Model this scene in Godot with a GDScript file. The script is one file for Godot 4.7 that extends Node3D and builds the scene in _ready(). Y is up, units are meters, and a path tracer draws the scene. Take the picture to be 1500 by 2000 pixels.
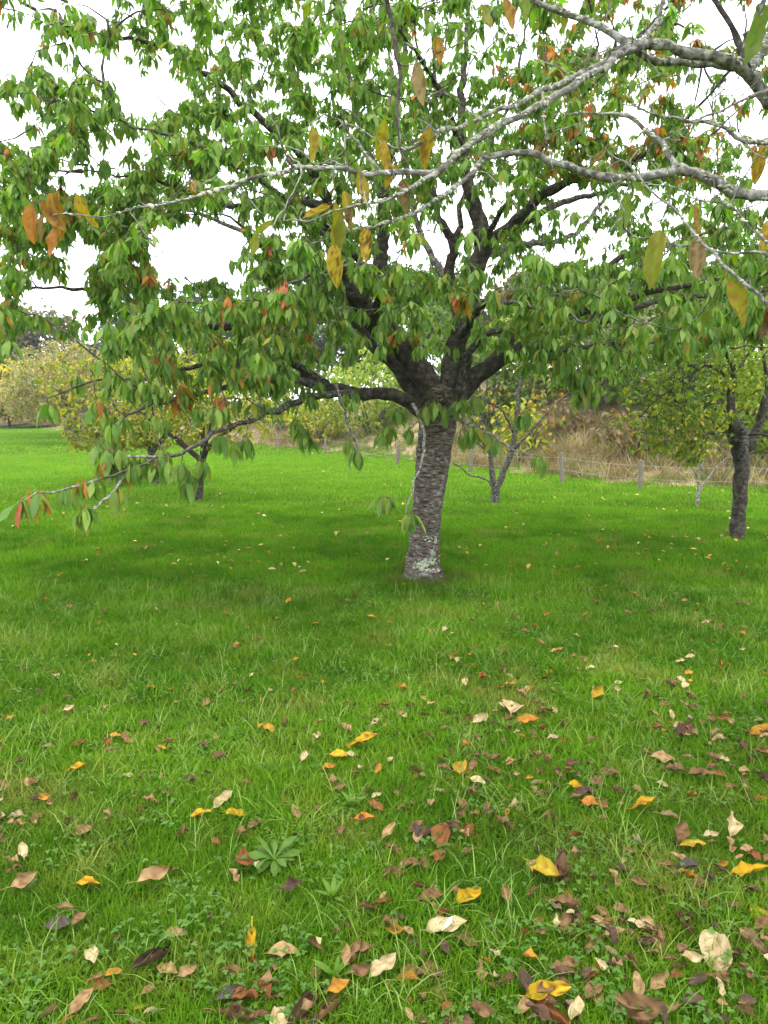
extends Node3D
# An orchard in early autumn under an overcast sky: a cherry tree on a lawn with fallen leaves, lichen-grown
# branches of a nearer tree overhead, and small fruit trees, a fence and a bank of dry grass behind.

const K := 0.000693          # tangent per photo pixel
const PITCH := 0.1379
const EYE := Vector3(0, 1.6, 0)
const FENCE := [Vector2(22, -10.5), Vector2(11, -13.3), Vector2(7, -14.3), Vector2(5.14, -14.75), Vector2(3.93, -16.2), Vector2(2.1, -19), Vector2(0.37, -21.6), Vector2(-2.1, -26.5), Vector2(-4.2, -29.5), Vector2(-12, -39), Vector2(-36, -70), Vector2(-80, -76)]

var rng := RandomNumberGenerator.new()
var fn := FastNoiseLite.new()
var leaf_mat: StandardMaterial3D
var dry_mat: StandardMaterial3D
var blade_mat: StandardMaterial3D
var bark_dark: StandardMaterial3D
var bark_grey: StandardMaterial3D
var bark_lichen: StandardMaterial3D
var bark_trunk: StandardMaterial3D
var lump_mat: StandardMaterial3D


class Shape:
	var v := PackedVector3Array()
	var n := PackedVector3Array()
	var uv := PackedVector2Array()
	var c := PackedColorArray()
	var ix := PackedInt32Array()

	func normals() -> void:
		n.resize(v.size())
		n.fill(Vector3.ZERO)
		for k in range(0, ix.size(), 3):
			var a := v[ix[k]]
			var f := (v[ix[k + 2]] - a).cross(v[ix[k + 1]] - a)
			n[ix[k]] += f
			n[ix[k + 1]] += f
			n[ix[k + 2]] += f
		for k in n.size():
			n[k] = n[k].normalized() if n[k].length_squared() > 1e-20 else Vector3.UP

	func mesh() -> ArrayMesh:
		var a := []
		a.resize(Mesh.ARRAY_MAX)
		a[Mesh.ARRAY_VERTEX] = v
		if n.size() != v.size():
			normals()
		a[Mesh.ARRAY_NORMAL] = n
		if uv.size() == v.size():
			a[Mesh.ARRAY_TEX_UV] = uv
		if c.size() == v.size():
			a[Mesh.ARRAY_COLOR] = c
		a[Mesh.ARRAY_INDEX] = ix
		var m := ArrayMesh.new()
		m.add_surface_from_arrays(Mesh.PRIMITIVE_TRIANGLES, a)
		return m


# ---------------------------------------------------------------- helpers
func ray(px: float, py: float) -> Vector3:
	var u := (px - 750.0) * K
	var w := (1000.0 - py) * K
	return Vector3(u, w * cos(PITCH) - sin(PITCH), -(cos(PITCH) + w * sin(PITCH)))

func at(px: float, py: float, d: float) -> Vector3:
	return EYE + ray(px, py) * d

func gp(px: float, py: float, h := 0.0) -> Vector3:
	var d := ray(px, py)
	return EYE + d * ((EYE.y - h) / -d.y)

func seen_at(p: Vector3) -> Vector3:      # photo pixel and depth of a point
	var q := p - EYE
	var d := q.y * -sin(PITCH) - q.z * cos(PITCH)
	if d < 0.05:
		return Vector3(-9999, -9999, d)
	return Vector3(750.0 + q.x / d / K, 1000.0 - (q.y * cos(PITCH) - q.z * sin(PITCH)) / d / K, d)

func rr(a: float, b: float) -> float:
	return rng.randf_range(a, b)

func rv() -> Vector3:
	return Vector3(rr(-1, 1), rr(-1, 1), rr(-1, 1))

func put(called: String, m: Mesh, mat: Material, parent: Node3D = null) -> MeshInstance3D:
	var o := MeshInstance3D.new()
	o.name = called
	o.mesh = m
	o.material_override = mat
	if parent:
		o.position = -parent.position
		parent.add_child(o, true)
	else:
		add_child(o, true)
	return o

func numbered(called: String) -> String:
	if not has_node(called):
		return called
	var k := 1
	while has_node("%s_%03d" % [called, k]):
		k += 1
	return "%s_%03d" % [called, k]

var counts := {}
func child_name(parent: Node, called: String) -> String:
	var key := str(parent.get_instance_id()) + called
	var k: int = counts.get(key, 0)
	counts[key] = k + 1
	return called if k == 0 else "%s_%03d" % [called, k]

func tag(o: Node, label: String, category := "", group := "", kind := "") -> void:
	if label: o.set_meta("label", label)
	if category: o.set_meta("category", category)
	if group: o.set_meta("group", group)
	if kind: o.set_meta("kind", kind)

func thing(called: String, label: String, category: String, where: Vector3, group := "") -> Node3D:
	var o := Node3D.new()
	o.name = child_name(self, called)
	o.position = where
	add_child(o, true)
	tag(o, label, category, group)
	return o

func many(called: String, m: Mesh, mat: Material, tf: Array, cols: Array, parent: Node3D = null) -> MultiMeshInstance3D:
	var mm := MultiMesh.new()
	mm.transform_format = MultiMesh.TRANSFORM_3D
	mm.use_colors = true
	mm.mesh = m
	mm.instance_count = tf.size()
	for k in tf.size():
		mm.set_instance_transform(k, tf[k])
		mm.set_instance_color(k, cols[k])
	var o := MultiMeshInstance3D.new()
	o.name = called
	o.multimesh = mm
	o.material_override = mat
	o.set_meta("kind", "stuff")
	if parent:
		o.position = -parent.position
		parent.add_child(o, true)
	else:
		add_child(o, true)
	return o

func mixc(a: Color, b: Color, t: float) -> Color:
	return a.lerp(b, clampf(t, 0, 1))

func jitter(c: Color, amount: float) -> Color:
	var k := 1.0 + rr(-amount, amount)
	return Color(c.r * k * (1 + rr(-amount, amount) * 0.5), c.g * k, c.b * k * (1 + rr(-amount, amount) * 0.5))


# ---------------------------------------------------------------- sweeps
# raw: array of Vector4 (xyz, radius). Returns {p, r} resampled along a Catmull-Rom curve.
func smooth(raw: Array, step: float, wander := 0.0) -> Dictionary:
	var p := PackedVector3Array()
	var r := PackedFloat32Array()
	for i in raw.size() - 1:
		var a: Vector4 = raw[maxi(i - 1, 0)]
		var b: Vector4 = raw[i]
		var c: Vector4 = raw[i + 1]
		var d: Vector4 = raw[mini(i + 2, raw.size() - 1)]
		var gap := Vector3(c.x - b.x, c.y - b.y, c.z - b.z).length()
		var n := maxi(1, int(ceil(gap / step)))
		for k in n:
			var t := float(k) / n
			var q := 0.5 * (2.0 * b + (c - a) * t + (2.0 * a - 5.0 * b + 4.0 * c - d) * t * t + (3.0 * b - a - 3.0 * c + d) * t * t * t)
			p.append(Vector3(q.x, q.y, q.z))
			r.append(lerpf(b.w, c.w, t))
	var last: Vector4 = raw[-1]
	p.append(Vector3(last.x, last.y, last.z))
	r.append(last.w)
	if wander > 0:
		for i in range(1, p.size()):
			var s := p[i] * 5.0
			var size := wander * minf(1.0, i / 4.0)
			p[i] += Vector3(fn.get_noise_3dv(s * 3), fn.get_noise_3dv(s * 3 + Vector3(70, 0, 0)), fn.get_noise_3dv(s * 3 + Vector3(0, 90, 0))) * size
	return {"p": p, "r": r}

func tube(sh: Shape, p: PackedVector3Array, r: PackedFloat32Array, sides: int, rough := 0.0, capped := true) -> void:
	var first := sh.v.size()
	var n := p.size()
	var up := Vector3.UP
	var along := 0.0
	var t := (p[1] - p[0]).normalized()
	if absf(t.y) > 0.9:
		up = Vector3.BACK
	var nx := (up - t * up.dot(t)).normalized()
	for i in n:
		t = (p[mini(i + 1, n - 1)] - p[maxi(i - 1, 0)]).normalized()
		nx = (nx - t * nx.dot(t)).normalized()
		var ny := t.cross(nx)
		if i > 0:
			along += p[i].distance_to(p[i - 1])
		for k in sides + 1:
			var ang := TAU * (k % sides) / sides
			var dir := nx * cos(ang) + ny * sin(ang)
			var rad := r[i]
			if rough > 0:
				rad *= 1.0 + rough * fn.get_noise_3dv((p[i] + dir * r[i]) * (0.5 / maxf(r[i], 0.01)))
			sh.v.append(p[i] + dir * rad)
			sh.n.append(dir)
			sh.uv.append(Vector2(float(k) / sides, along))
	for i in n - 1:
		for k in sides:
			var a := first + i * (sides + 1) + k
			var c := a + sides + 1
			sh.ix.append_array([a, c, a + 1, a + 1, c, c + 1])
	if capped:
		var e := sh.v.size()
		sh.v.append(p[n - 1] + t * r[n - 1] * 0.6)
		sh.n.append(t)
		sh.uv.append(Vector2(0.5, along))
		for k in sides:
			sh.ix.append_array([first + (n - 1) * (sides + 1) + k, e, first + (n - 1) * (sides + 1) + k + 1])


# ---------------------------------------------------------------- leaves
# A leaf along +Z, face up +Y, length 1. o: w half width, fold, bend, wave, curl, stalk, a and b colours, spots.
func leaf_shape(o: Dictionary, n := 6, m := 2, sh: Shape = null, tf := Transform3D.IDENTITY) -> Shape:
	if sh == null:
		sh = Shape.new()
	var first := sh.v.size()
	var w: float = o.get("w", 0.22)
	var fold: float = o.get("fold", 0.2)
	var bend: float = o.get("bend", 0.4)
	var wave: float = o.get("wave", 0.0)
	var curl: float = o.get("curl", 0.01)
	var stalk: float = o.get("stalk", 0.25)
	var ca: Color = o.get("a", Color.WHITE)
	var cb: Color = o.get("b", ca)
	var spots: float = o.get("spots", 0.0)
	var twist: float = o.get("twist", 0.0)
	var phase: float = o.get("phase", 0.0)
	var lobes: float = o.get("lobes", 0.0)
	var crumple: float = o.get("crumple", 0.0)
	for i in n + 1:
		var t := float(i) / n
		var hw := w * pow(sin(PI * clampf(pow(t, 0.84), 0.0, 1.0)), o.get("full", 0.95)) if i > 0 and i < n else 0.012
		if o.has("spoon") and i > 0 and i < n:
			hw = w * (0.25 + 0.75 * smoothstep(0.15, 0.65, t)) * sqrt(1.0 - pow(maxf(0.0, t - 0.6) / 0.4, 2.0))
		if lobes > 0 and i > 0 and i < n:
			hw *= 1.0 + lobes * (1.0 if i % 2 == 0 else -1.0)
		var ang := bend * t
		var spine := Vector3(0, -(1 - cos(ang)) / maxf(absf(bend), 0.01) * signf(bend + 1e-6), sin(ang) / bend) if absf(bend) > 0.02 else Vector3(0, 0, t)
		var up := Vector3(0, cos(ang), sin(ang))
		for j in range(-m, m + 1):
			var s := float(j) / m
			var a := s * curl
			var x := hw * (sin(a) / curl if absf(curl) > 0.02 else s)
			var y := hw * ((1 - cos(a)) / curl if absf(curl) > 0.02 else 0.0) + absf(s) * hw * fold
			y += wave * absf(s) * hw * sin(t * 9.0 + phase + signf(s) * 1.3) * 2.0
			y += crumple * hw * fn.get_noise_3d(t * 11 + phase * 9, s * 5, phase * 23) * 4.0
			var tw := twist * t
			var q := Vector3(x * cos(tw) - y * sin(tw), 0, 0) + up * (x * sin(tw) + y * cos(tw))
			sh.v.append(tf * (spine + q))
			var b := fn.get_noise_3d(t * 13 + phase * 31, s * 5 + phase * 17, phase * 50) + fn.get_noise_3d(t * 45, s * 20, phase * 70) * 0.7
			var c := mixc(ca, cb, 0.0 if spots <= 0 else (b + spots * 0.55 - 0.3) * 3.0 + maxf(0, t - 0.8) * 2.0)
			if j == 0:
				c = c * 1.12
			elif (i + absi(j)) % 2 == 0:
				c = c * 0.93
			sh.c.append(c)
			sh.uv.append(Vector2(s, t))
	var row := 2 * m + 1
	for i in n:
		for j in 2 * m:
			var a := first + i * row + j
			sh.ix.append_array([a, a + 1, a + row, a + 1, a + row + 1, a + row])
	if stalk > 0:
		var e := sh.v.size()
		var sc: Color = o.get("stem", ca * 0.9)
		for q in [Vector3(-0.014, 0, 0), Vector3(0.014, 0, 0), Vector3(-0.011, stalk * 0.12, -stalk * 0.5), Vector3(0.011, stalk * 0.12, -stalk * 0.5), Vector3(-0.011, stalk * 0.05, -stalk), Vector3(0.011, stalk * 0.05, -stalk)]:
			sh.v.append(tf * q)
			sh.c.append(sc)
			sh.uv.append(Vector2.ZERO)
		for k in [0, 2]:
			sh.ix.append_array([e + k, e + k + 2, e + k + 1, e + k + 1, e + k + 2, e + k + 3])
	return sh

func pointing(p: Vector3, dir: Vector3, face: Vector3, size: float) -> Transform3D:   # +Z along dir, +Y near face
	var z := dir.normalized()
	var x := face.cross(z)
	if x.length_squared() < 1e-6:
		x = Vector3.RIGHT.cross(z)
	x = x.normalized()
	return Transform3D(Basis(x * size, z.cross(x) * size, z * size), p)

# Drooping leaves round a spur. Adds [transform, kind of colour 0..1, is it turned] to out.
func spur(out: Array, p: Vector3, heading: Vector3, k: int, size: float, turned: float, low := 48.0, high := 88.0) -> void:
	var start := rr(0, TAU)
	var turn := rng.randf() < turned
	for i in k:
		var az := start + TAU * i / k + rr(-0.5, 0.5)
		var el := deg_to_rad(rr(low, high))
		var flat := Vector3(cos(az), 0, sin(az))
		var dir := flat * cos(el) + Vector3.DOWN * sin(el) + heading * 0.25
		var s := size * rr(0.62, 1.22)
		var base := p + (flat * 0.5 + Vector3.DOWN * 0.15) * s * 0.28 + rv() * 0.012
		var face := flat * 0.9 + Vector3.UP * 0.7 + rv() * 0.45
		out.append([pointing(base, dir, face, s), rng.randf(), 1.0 if turn and rng.randf() < 0.62 else (1.0 if rng.randf() < turned * 0.08 else 0.0)])


# ---------------------------------------------------------------- growing twigs from limbs to the places where leaves hang
func grow(limbs: Array, spots: PackedVector3Array, base_r: float, rise := 0.12, step := 0.1) -> Array:
	var pos := PackedVector3Array()
	var dir := PackedVector3Array()
	var owner_of := PackedInt32Array()
	for l in limbs:
		var p: PackedVector3Array = l.p
		for i in range(int(p.size() * float(l.get("from", 0.2))), p.size()):
			pos.append(p[i])
			dir.append((p[mini(i + 1, p.size() - 1)] - p[maxi(i - 1, 0)]).normalized())
			owner_of.append(-1)
	var order := []
	for s in spots.size():
		var best := 1e9
		for i in range(0, pos.size(), 3):
			best = minf(best, pos[i].distance_squared_to(spots[s]))
		order.append([best, s])
	order.sort_custom(func(a, b): return a[0] < b[0])
	var twigs := []
	for o in order:
		var to := spots[o[1]]
		var best := 1e9
		var pick := 0
		for i in pos.size():
			var d := pos[i].distance_squared_to(to)
			if d < best:
				d *= 1.75 - 0.75 * dir[i].dot((to - pos[i]).normalized())
				if d < best:
					best = d
					pick = i
		var a := pos[pick]
		var gap := a.distance_to(to)
		if gap < 0.02:
			twigs.append({"p": PackedVector3Array(), "parent": owner_of[pick], "n": 1, "dir": dir[pick]})
			continue
		var c1 := a + (dir[pick] + rv() * 0.3) * gap * 0.35
		var c2 := to + (a - to) * 0.3 + Vector3.UP * gap * rise + rv() * gap * 0.08
		var n := maxi(2, int(ceil(gap / step)))
		var line := PackedVector3Array([a])
		for k in range(1, n + 1):
			var t := float(k) / n
			var q := a.bezier_interpolate(c1, c2, to, t)
			if k < n:
				q += rv() * step * 0.1
			line.append(q)
			pos.append(q)
			dir.append((q - line[k - 1]).normalized())
			owner_of.append(twigs.size())
		twigs.append({"p": line, "parent": owner_of[pick], "n": 1, "dir": dir[dir.size() - 1]})
	for k in range(twigs.size() - 1, -1, -1):
		if twigs[k].parent >= 0:
			twigs[twigs[k].parent].n += twigs[k].n
	for tw in twigs:
		tw.r = base_r * pow(float(tw.n), 0.42)
	return twigs

func twig_mesh(twigs: Array, tip_r: float, sides := 5) -> ArrayMesh:
	var sh := Shape.new()
	for tw in twigs:
		var p: PackedVector3Array = tw.p
		if p.size() < 2:
			continue
		var r := PackedFloat32Array()
		for i in p.size():
			r.append(lerpf(tw.r, tip_r, float(i) / (p.size() - 1)))
		tube(sh, p, r, sides)
	return sh.mesh()

func in_blob(b: Array) -> Vector3:          # a point in an ellipsoid [centre, radii]
	for i in 60:
		var q := rv()
		if q.length() < 1.0:
			return b[0] + q * b[1]
	return b[0]


# ---------------------------------------------------------------- materials
func plain(c: Color, rough := 0.85) -> StandardMaterial3D:
	var m := StandardMaterial3D.new()
	m.albedo_color = c.linear_to_srgb()
	m.roughness = rough
	m.metallic_specular = 0.3
	return m

func tinted(rough: float, spec: float, back: Color) -> StandardMaterial3D:
	var m := StandardMaterial3D.new()
	m.vertex_color_use_as_albedo = true
	m.roughness = rough
	m.metallic_specular = spec
	m.cull_mode = BaseMaterial3D.CULL_DISABLED
	if back.r + back.g > 0:
		m.backlight_enabled = true
		m.backlight = back
	return m

func noise_tex(seed_: int, freq: float, stops: Array, size := 512, kind := FastNoiseLite.TYPE_SIMPLEX_SMOOTH, octaves := 5) -> NoiseTexture2D:
	var f := FastNoiseLite.new()
	f.seed = seed_
	f.noise_type = kind
	f.frequency = freq
	f.fractal_octaves = octaves
	var t := NoiseTexture2D.new()
	t.width = size
	t.height = size
	t.seamless = true
	t.noise = f
	if stops:
		var g := Gradient.new()
		g.offsets = PackedFloat32Array(stops.map(func(s): return s[0]))
		g.colors = PackedColorArray(stops.map(func(s): return s[1].linear_to_srgb()))
		t.color_ramp = g
	return t

func bark(seed_: int, stops: Array, tile: float, relief: float) -> StandardMaterial3D:
	var m := StandardMaterial3D.new()
	m.albedo_texture = noise_tex(seed_, 0.018, stops)
	m.roughness = 0.9
	m.metallic_specular = 0.25
	m.uv1_triplanar = true
	m.uv1_world_triplanar = true
	m.uv1_scale = Vector3.ONE * tile
	m.heightmap_enabled = true
	m.heightmap_texture = noise_tex(seed_ + 5, 0.03, [])
	m.heightmap_scale = relief
	return m

func cherry_bark() -> StandardMaterial3D:      # horizontal bands and corky dashes round the stem
	var w := 384
	var h := 768
	var im := Image.create(w, h, false, Image.FORMAT_RGB8)
	var hm := Image.create(w, h, false, Image.FORMAT_RGB8)
	var f := FastNoiseLite.new()
	f.seed = 31
	f.frequency = 1.0
	f.fractal_octaves = 2
	for y in h:
		for x in w:
			var a := TAU * x / w
			var vy := float(y) / h * 14.0
			var cx := cos(a)
			var sx := sin(a)
			var band := f.get_noise_3d(cx * 1.2, sx * 1.2, vy * 2.2)
			var dash := f.get_noise_3d(cx * 1.7 + 40, sx * 1.7, vy * 7.0)
			var fine := f.get_noise_3d(cx * 5.0, sx * 5.0 + 80, vy * 13.0)
			var pale := f.get_noise_3d(cx * 1.1 - 60, sx * 1.1, vy * 1.7)
			var crack := f.get_noise_3d(cx * 3.0, sx * 3.0 - 90, vy * 1.0)
			var l := 0.08 + 0.04 * band + 0.05 * fine
			var c := Color(l * 1.2, l * 0.98, l * 0.78)
			if dash > 0.18:
				c = mixc(c, Color(0.23, 0.205, 0.165), (dash - 0.18) * 2.4)
			if dash < -0.25:
				c = mixc(c, Color(0.025, 0.02, 0.016), (-0.25 - dash) * 4.0)
			if pale > 0.3:
				c = mixc(c, Color(0.26, 0.26, 0.235), (pale - 0.3) * 2.2)
			if absf(crack) < 0.02:
				c = mixc(c, Color(0.03, 0.022, 0.017), 0.7)
			im.set_pixel(x, y, c.linear_to_srgb())
			var hh := clampf(0.5 + 0.35 * dash + 0.2 * band + 0.25 * fine - (0.3 if absf(crack) < 0.02 else 0.0), 0, 1)
			hm.set_pixel(x, y, Color(hh, hh, hh))
	var m := StandardMaterial3D.new()
	m.albedo_texture = ImageTexture.create_from_image(im)
	m.uv1_scale = Vector3(1, 1.0 / 1.9, 1)
	m.roughness = 0.85
	m.metallic_specular = 0.3
	m.heightmap_enabled = true
	m.heightmap_texture = ImageTexture.create_from_image(hm)
	m.heightmap_scale = 1.6
	return m

func materials() -> void:
	leaf_mat = tinted(0.5, 0.35, Color(0.85, 1.0, 0.5))
	dry_mat = tinted(0.85, 0.1, Color(0.35, 0.28, 0.18))
	blade_mat = tinted(0.75, 0.12, Color(0.6, 0.8, 0.25))
	bark_dark = bark(3, [[0.0, Color(0.016, 0.013, 0.010)], [0.45, Color(0.046, 0.039, 0.031)], [0.66, Color(0.075, 0.065, 0.053)], [0.8, Color(0.085, 0.088, 0.06)], [0.95, Color(0.16, 0.17, 0.115)]], 1.5, 1.6)
	bark_grey = bark(8, [[0.0, Color(0.02, 0.017, 0.014)], [0.42, Color(0.055, 0.05, 0.043)], [0.6, Color(0.11, 0.10, 0.088)], [0.8, Color(0.22, 0.22, 0.18)]], 2.2, 1.0)
	bark_lichen = bark(12, [[0.0, Color(0.04, 0.034, 0.028)], [0.36, Color(0.10, 0.092, 0.08)], [0.5, Color(0.2, 0.19, 0.165)], [0.66, Color(0.30, 0.30, 0.26)], [0.9, Color(0.40, 0.40, 0.34)]], 3.2, 0.5)
	bark_trunk = cherry_bark()
	lump_mat = tinted(0.95, 0.15, Color.BLACK)


func _ready() -> void:
	# ---- camera
	var cam := Camera3D.new()
	cam.name = "camera"
	cam.position = EYE
	cam.rotation = Vector3(-PITCH, 0, 0)
	cam.fov = rad_to_deg(2.0 * atan(1000.0 * K))
	cam.near = 0.05
	cam.far = 600.0
	add_child(cam)
	# ---- sky, exposure, sun
	var sky_look := ProceduralSkyMaterial.new()
	sky_look.sky_top_color = Color(0.93, 0.95, 1.0)
	sky_look.sky_horizon_color = Color(0.97, 0.98, 1.0)
	sky_look.ground_horizon_color = Color(0.5, 0.52, 0.48)
	sky_look.ground_bottom_color = Color(0.2, 0.25, 0.15)
	sky_look.sky_curve = 0.3
	sky_look.sun_angle_max = 1.0
	sky_look.sky_energy_multiplier = 1.0
	var sky := Sky.new()
	sky.sky_material = sky_look
	var env := Environment.new()
	env.background_mode = Environment.BG_SKY
	env.sky = sky
	env.tonemap_mode = Environment.TONE_MAPPER_LINEAR
	env.tonemap_exposure = 4.1
	env.fog_enabled = true
	env.fog_density = 0.0005
	env.fog_light_color = Color(0.93, 0.95, 1.0)
	env.sdfgi_enabled = true
	env.ssao_enabled = true
	env.ssil_enabled = true
	var world := WorldEnvironment.new()
	world.name = "world"
	world.environment = env
	add_child(world)
	var sun := DirectionalLight3D.new()
	sun.name = "sun"
	sun.light_energy = 0.4
	sun.light_color = Color(1.0, 0.98, 0.94)
	sun.light_angular_distance = 30.0
	sun.shadow_enabled = true
	sun.rotation_degrees = Vector3(-76, 25, 0)
	add_child(sun)
	# ---- the place
	rng.seed = 11
	fn.seed = 4
	fn.frequency = 0.35
	fn.fractal_octaves = 3
	materials()
	terrain()
	cherry_tree()
	near_tree()
	small_trees()
	bank_plants()
	far_trees()
	fence()
	grass()
	fallen()
	weeds()


# ---------------------------------------------------------------- terrain
func beyond_fence(x: float, z: float) -> float:       # metres behind the fence line, negative on the lawn
	var best := 1e9
	var side := 1.0
	var p := Vector2(x, z)
	for i in FENCE.size() - 1:
		var a: Vector2 = FENCE[i]
		var b: Vector2 = FENCE[i + 1]
		var q := Geometry2D.get_closest_point_to_segment(p, a, b)
		var d := q.distance_to(p)
		if d < best:
			best = d
			side = signf((b - a).cross(p - a))
	return best * side

func height(x: float, z: float) -> float:
	var s := beyond_fence(x, z)
	var h := 0.018 * fn.get_noise_2d(x * 3, z * 3)
	if s > 0.6:
		var steep := lerpf(0.55, 1.0, smoothstep(-6.0, 3.0, x))
		h += steep * (smoothstep(0.6, 7.0, s) * 2.0 + smoothstep(6.0, 40.0, s) * 3.0) + 0.12 * fn.get_noise_2d(x * 2 + 50, z * 2) * minf(1, s - 0.6)
	return h

func sheet(called: String, on_bank: bool, xs: PackedFloat32Array, zs: PackedFloat32Array, hs: PackedFloat32Array, ss: PackedFloat32Array, mat: Material) -> void:
	var sh := Shape.new()
	var nz := zs.size()
	for i in xs.size():
		for k in nz:
			sh.v.append(Vector3(xs[i], hs[i * nz + k], zs[k]))
	for i in xs.size() - 1:
		for k in nz - 1:
			var a := i * nz + k
			if (ss[a] > 1.0) == on_bank:
				sh.ix.append_array([a, a + nz, a + 1, a + nz, a + nz + 1, a + 1])
	var o := put(called, sh.mesh(), mat)
	o.set_meta("kind", "structure")

func terrain() -> void:
	var xs := PackedFloat32Array()
	var zs := PackedFloat32Array()
	var x := -140.0
	while x < 120.0:
		xs.append(x)
		x += 0.8 if absf(x) < 30 else 4.0
	var z := -170.0
	while z < 12.0:
		zs.append(z)
		z += 0.8 if z > -45 else 3.0
	var hs := PackedFloat32Array()
	var ss := PackedFloat32Array()
	for i in xs.size():
		for k in zs.size():
			hs.append(height(xs[i], zs[k]))
			ss.append(beyond_fence(xs[i], zs[k]))
	var lm := StandardMaterial3D.new()
	lm.albedo_texture = noise_tex(21, 0.02, [[0.2, Color(0.03, 0.038, 0.010)], [0.5, Color(0.045, 0.085, 0.008)], [0.8, Color(0.062, 0.115, 0.010)]], 1024)
	lm.uv1_triplanar = true
	lm.uv1_world_triplanar = true
	lm.uv1_scale = Vector3.ONE * 0.3
	lm.roughness = 0.95
	lm.metallic_specular = 0.1
	lm.heightmap_enabled = true
	lm.heightmap_texture = noise_tex(22, 0.09, [], 512)
	lm.heightmap_scale = 4.0
	var bm := StandardMaterial3D.new()
	bm.albedo_texture = noise_tex(23, 0.02, [[0.2, Color(0.11, 0.075, 0.035)], [0.5, Color(0.24, 0.17, 0.085)], [0.8, Color(0.33, 0.25, 0.14)]], 512)
	bm.uv1_triplanar = true
	bm.uv1_world_triplanar = true
	bm.uv1_scale = Vector3.ONE * 0.4
	bm.roughness = 0.95
	bm.heightmap_enabled = true
	bm.heightmap_texture = noise_tex(24, 0.05, [], 512)
	bm.heightmap_scale = 8.0
	sheet("lawn", false, xs, zs, hs, ss, lm)
	sheet("bank", true, xs, zs, hs, ss, bm)


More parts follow.
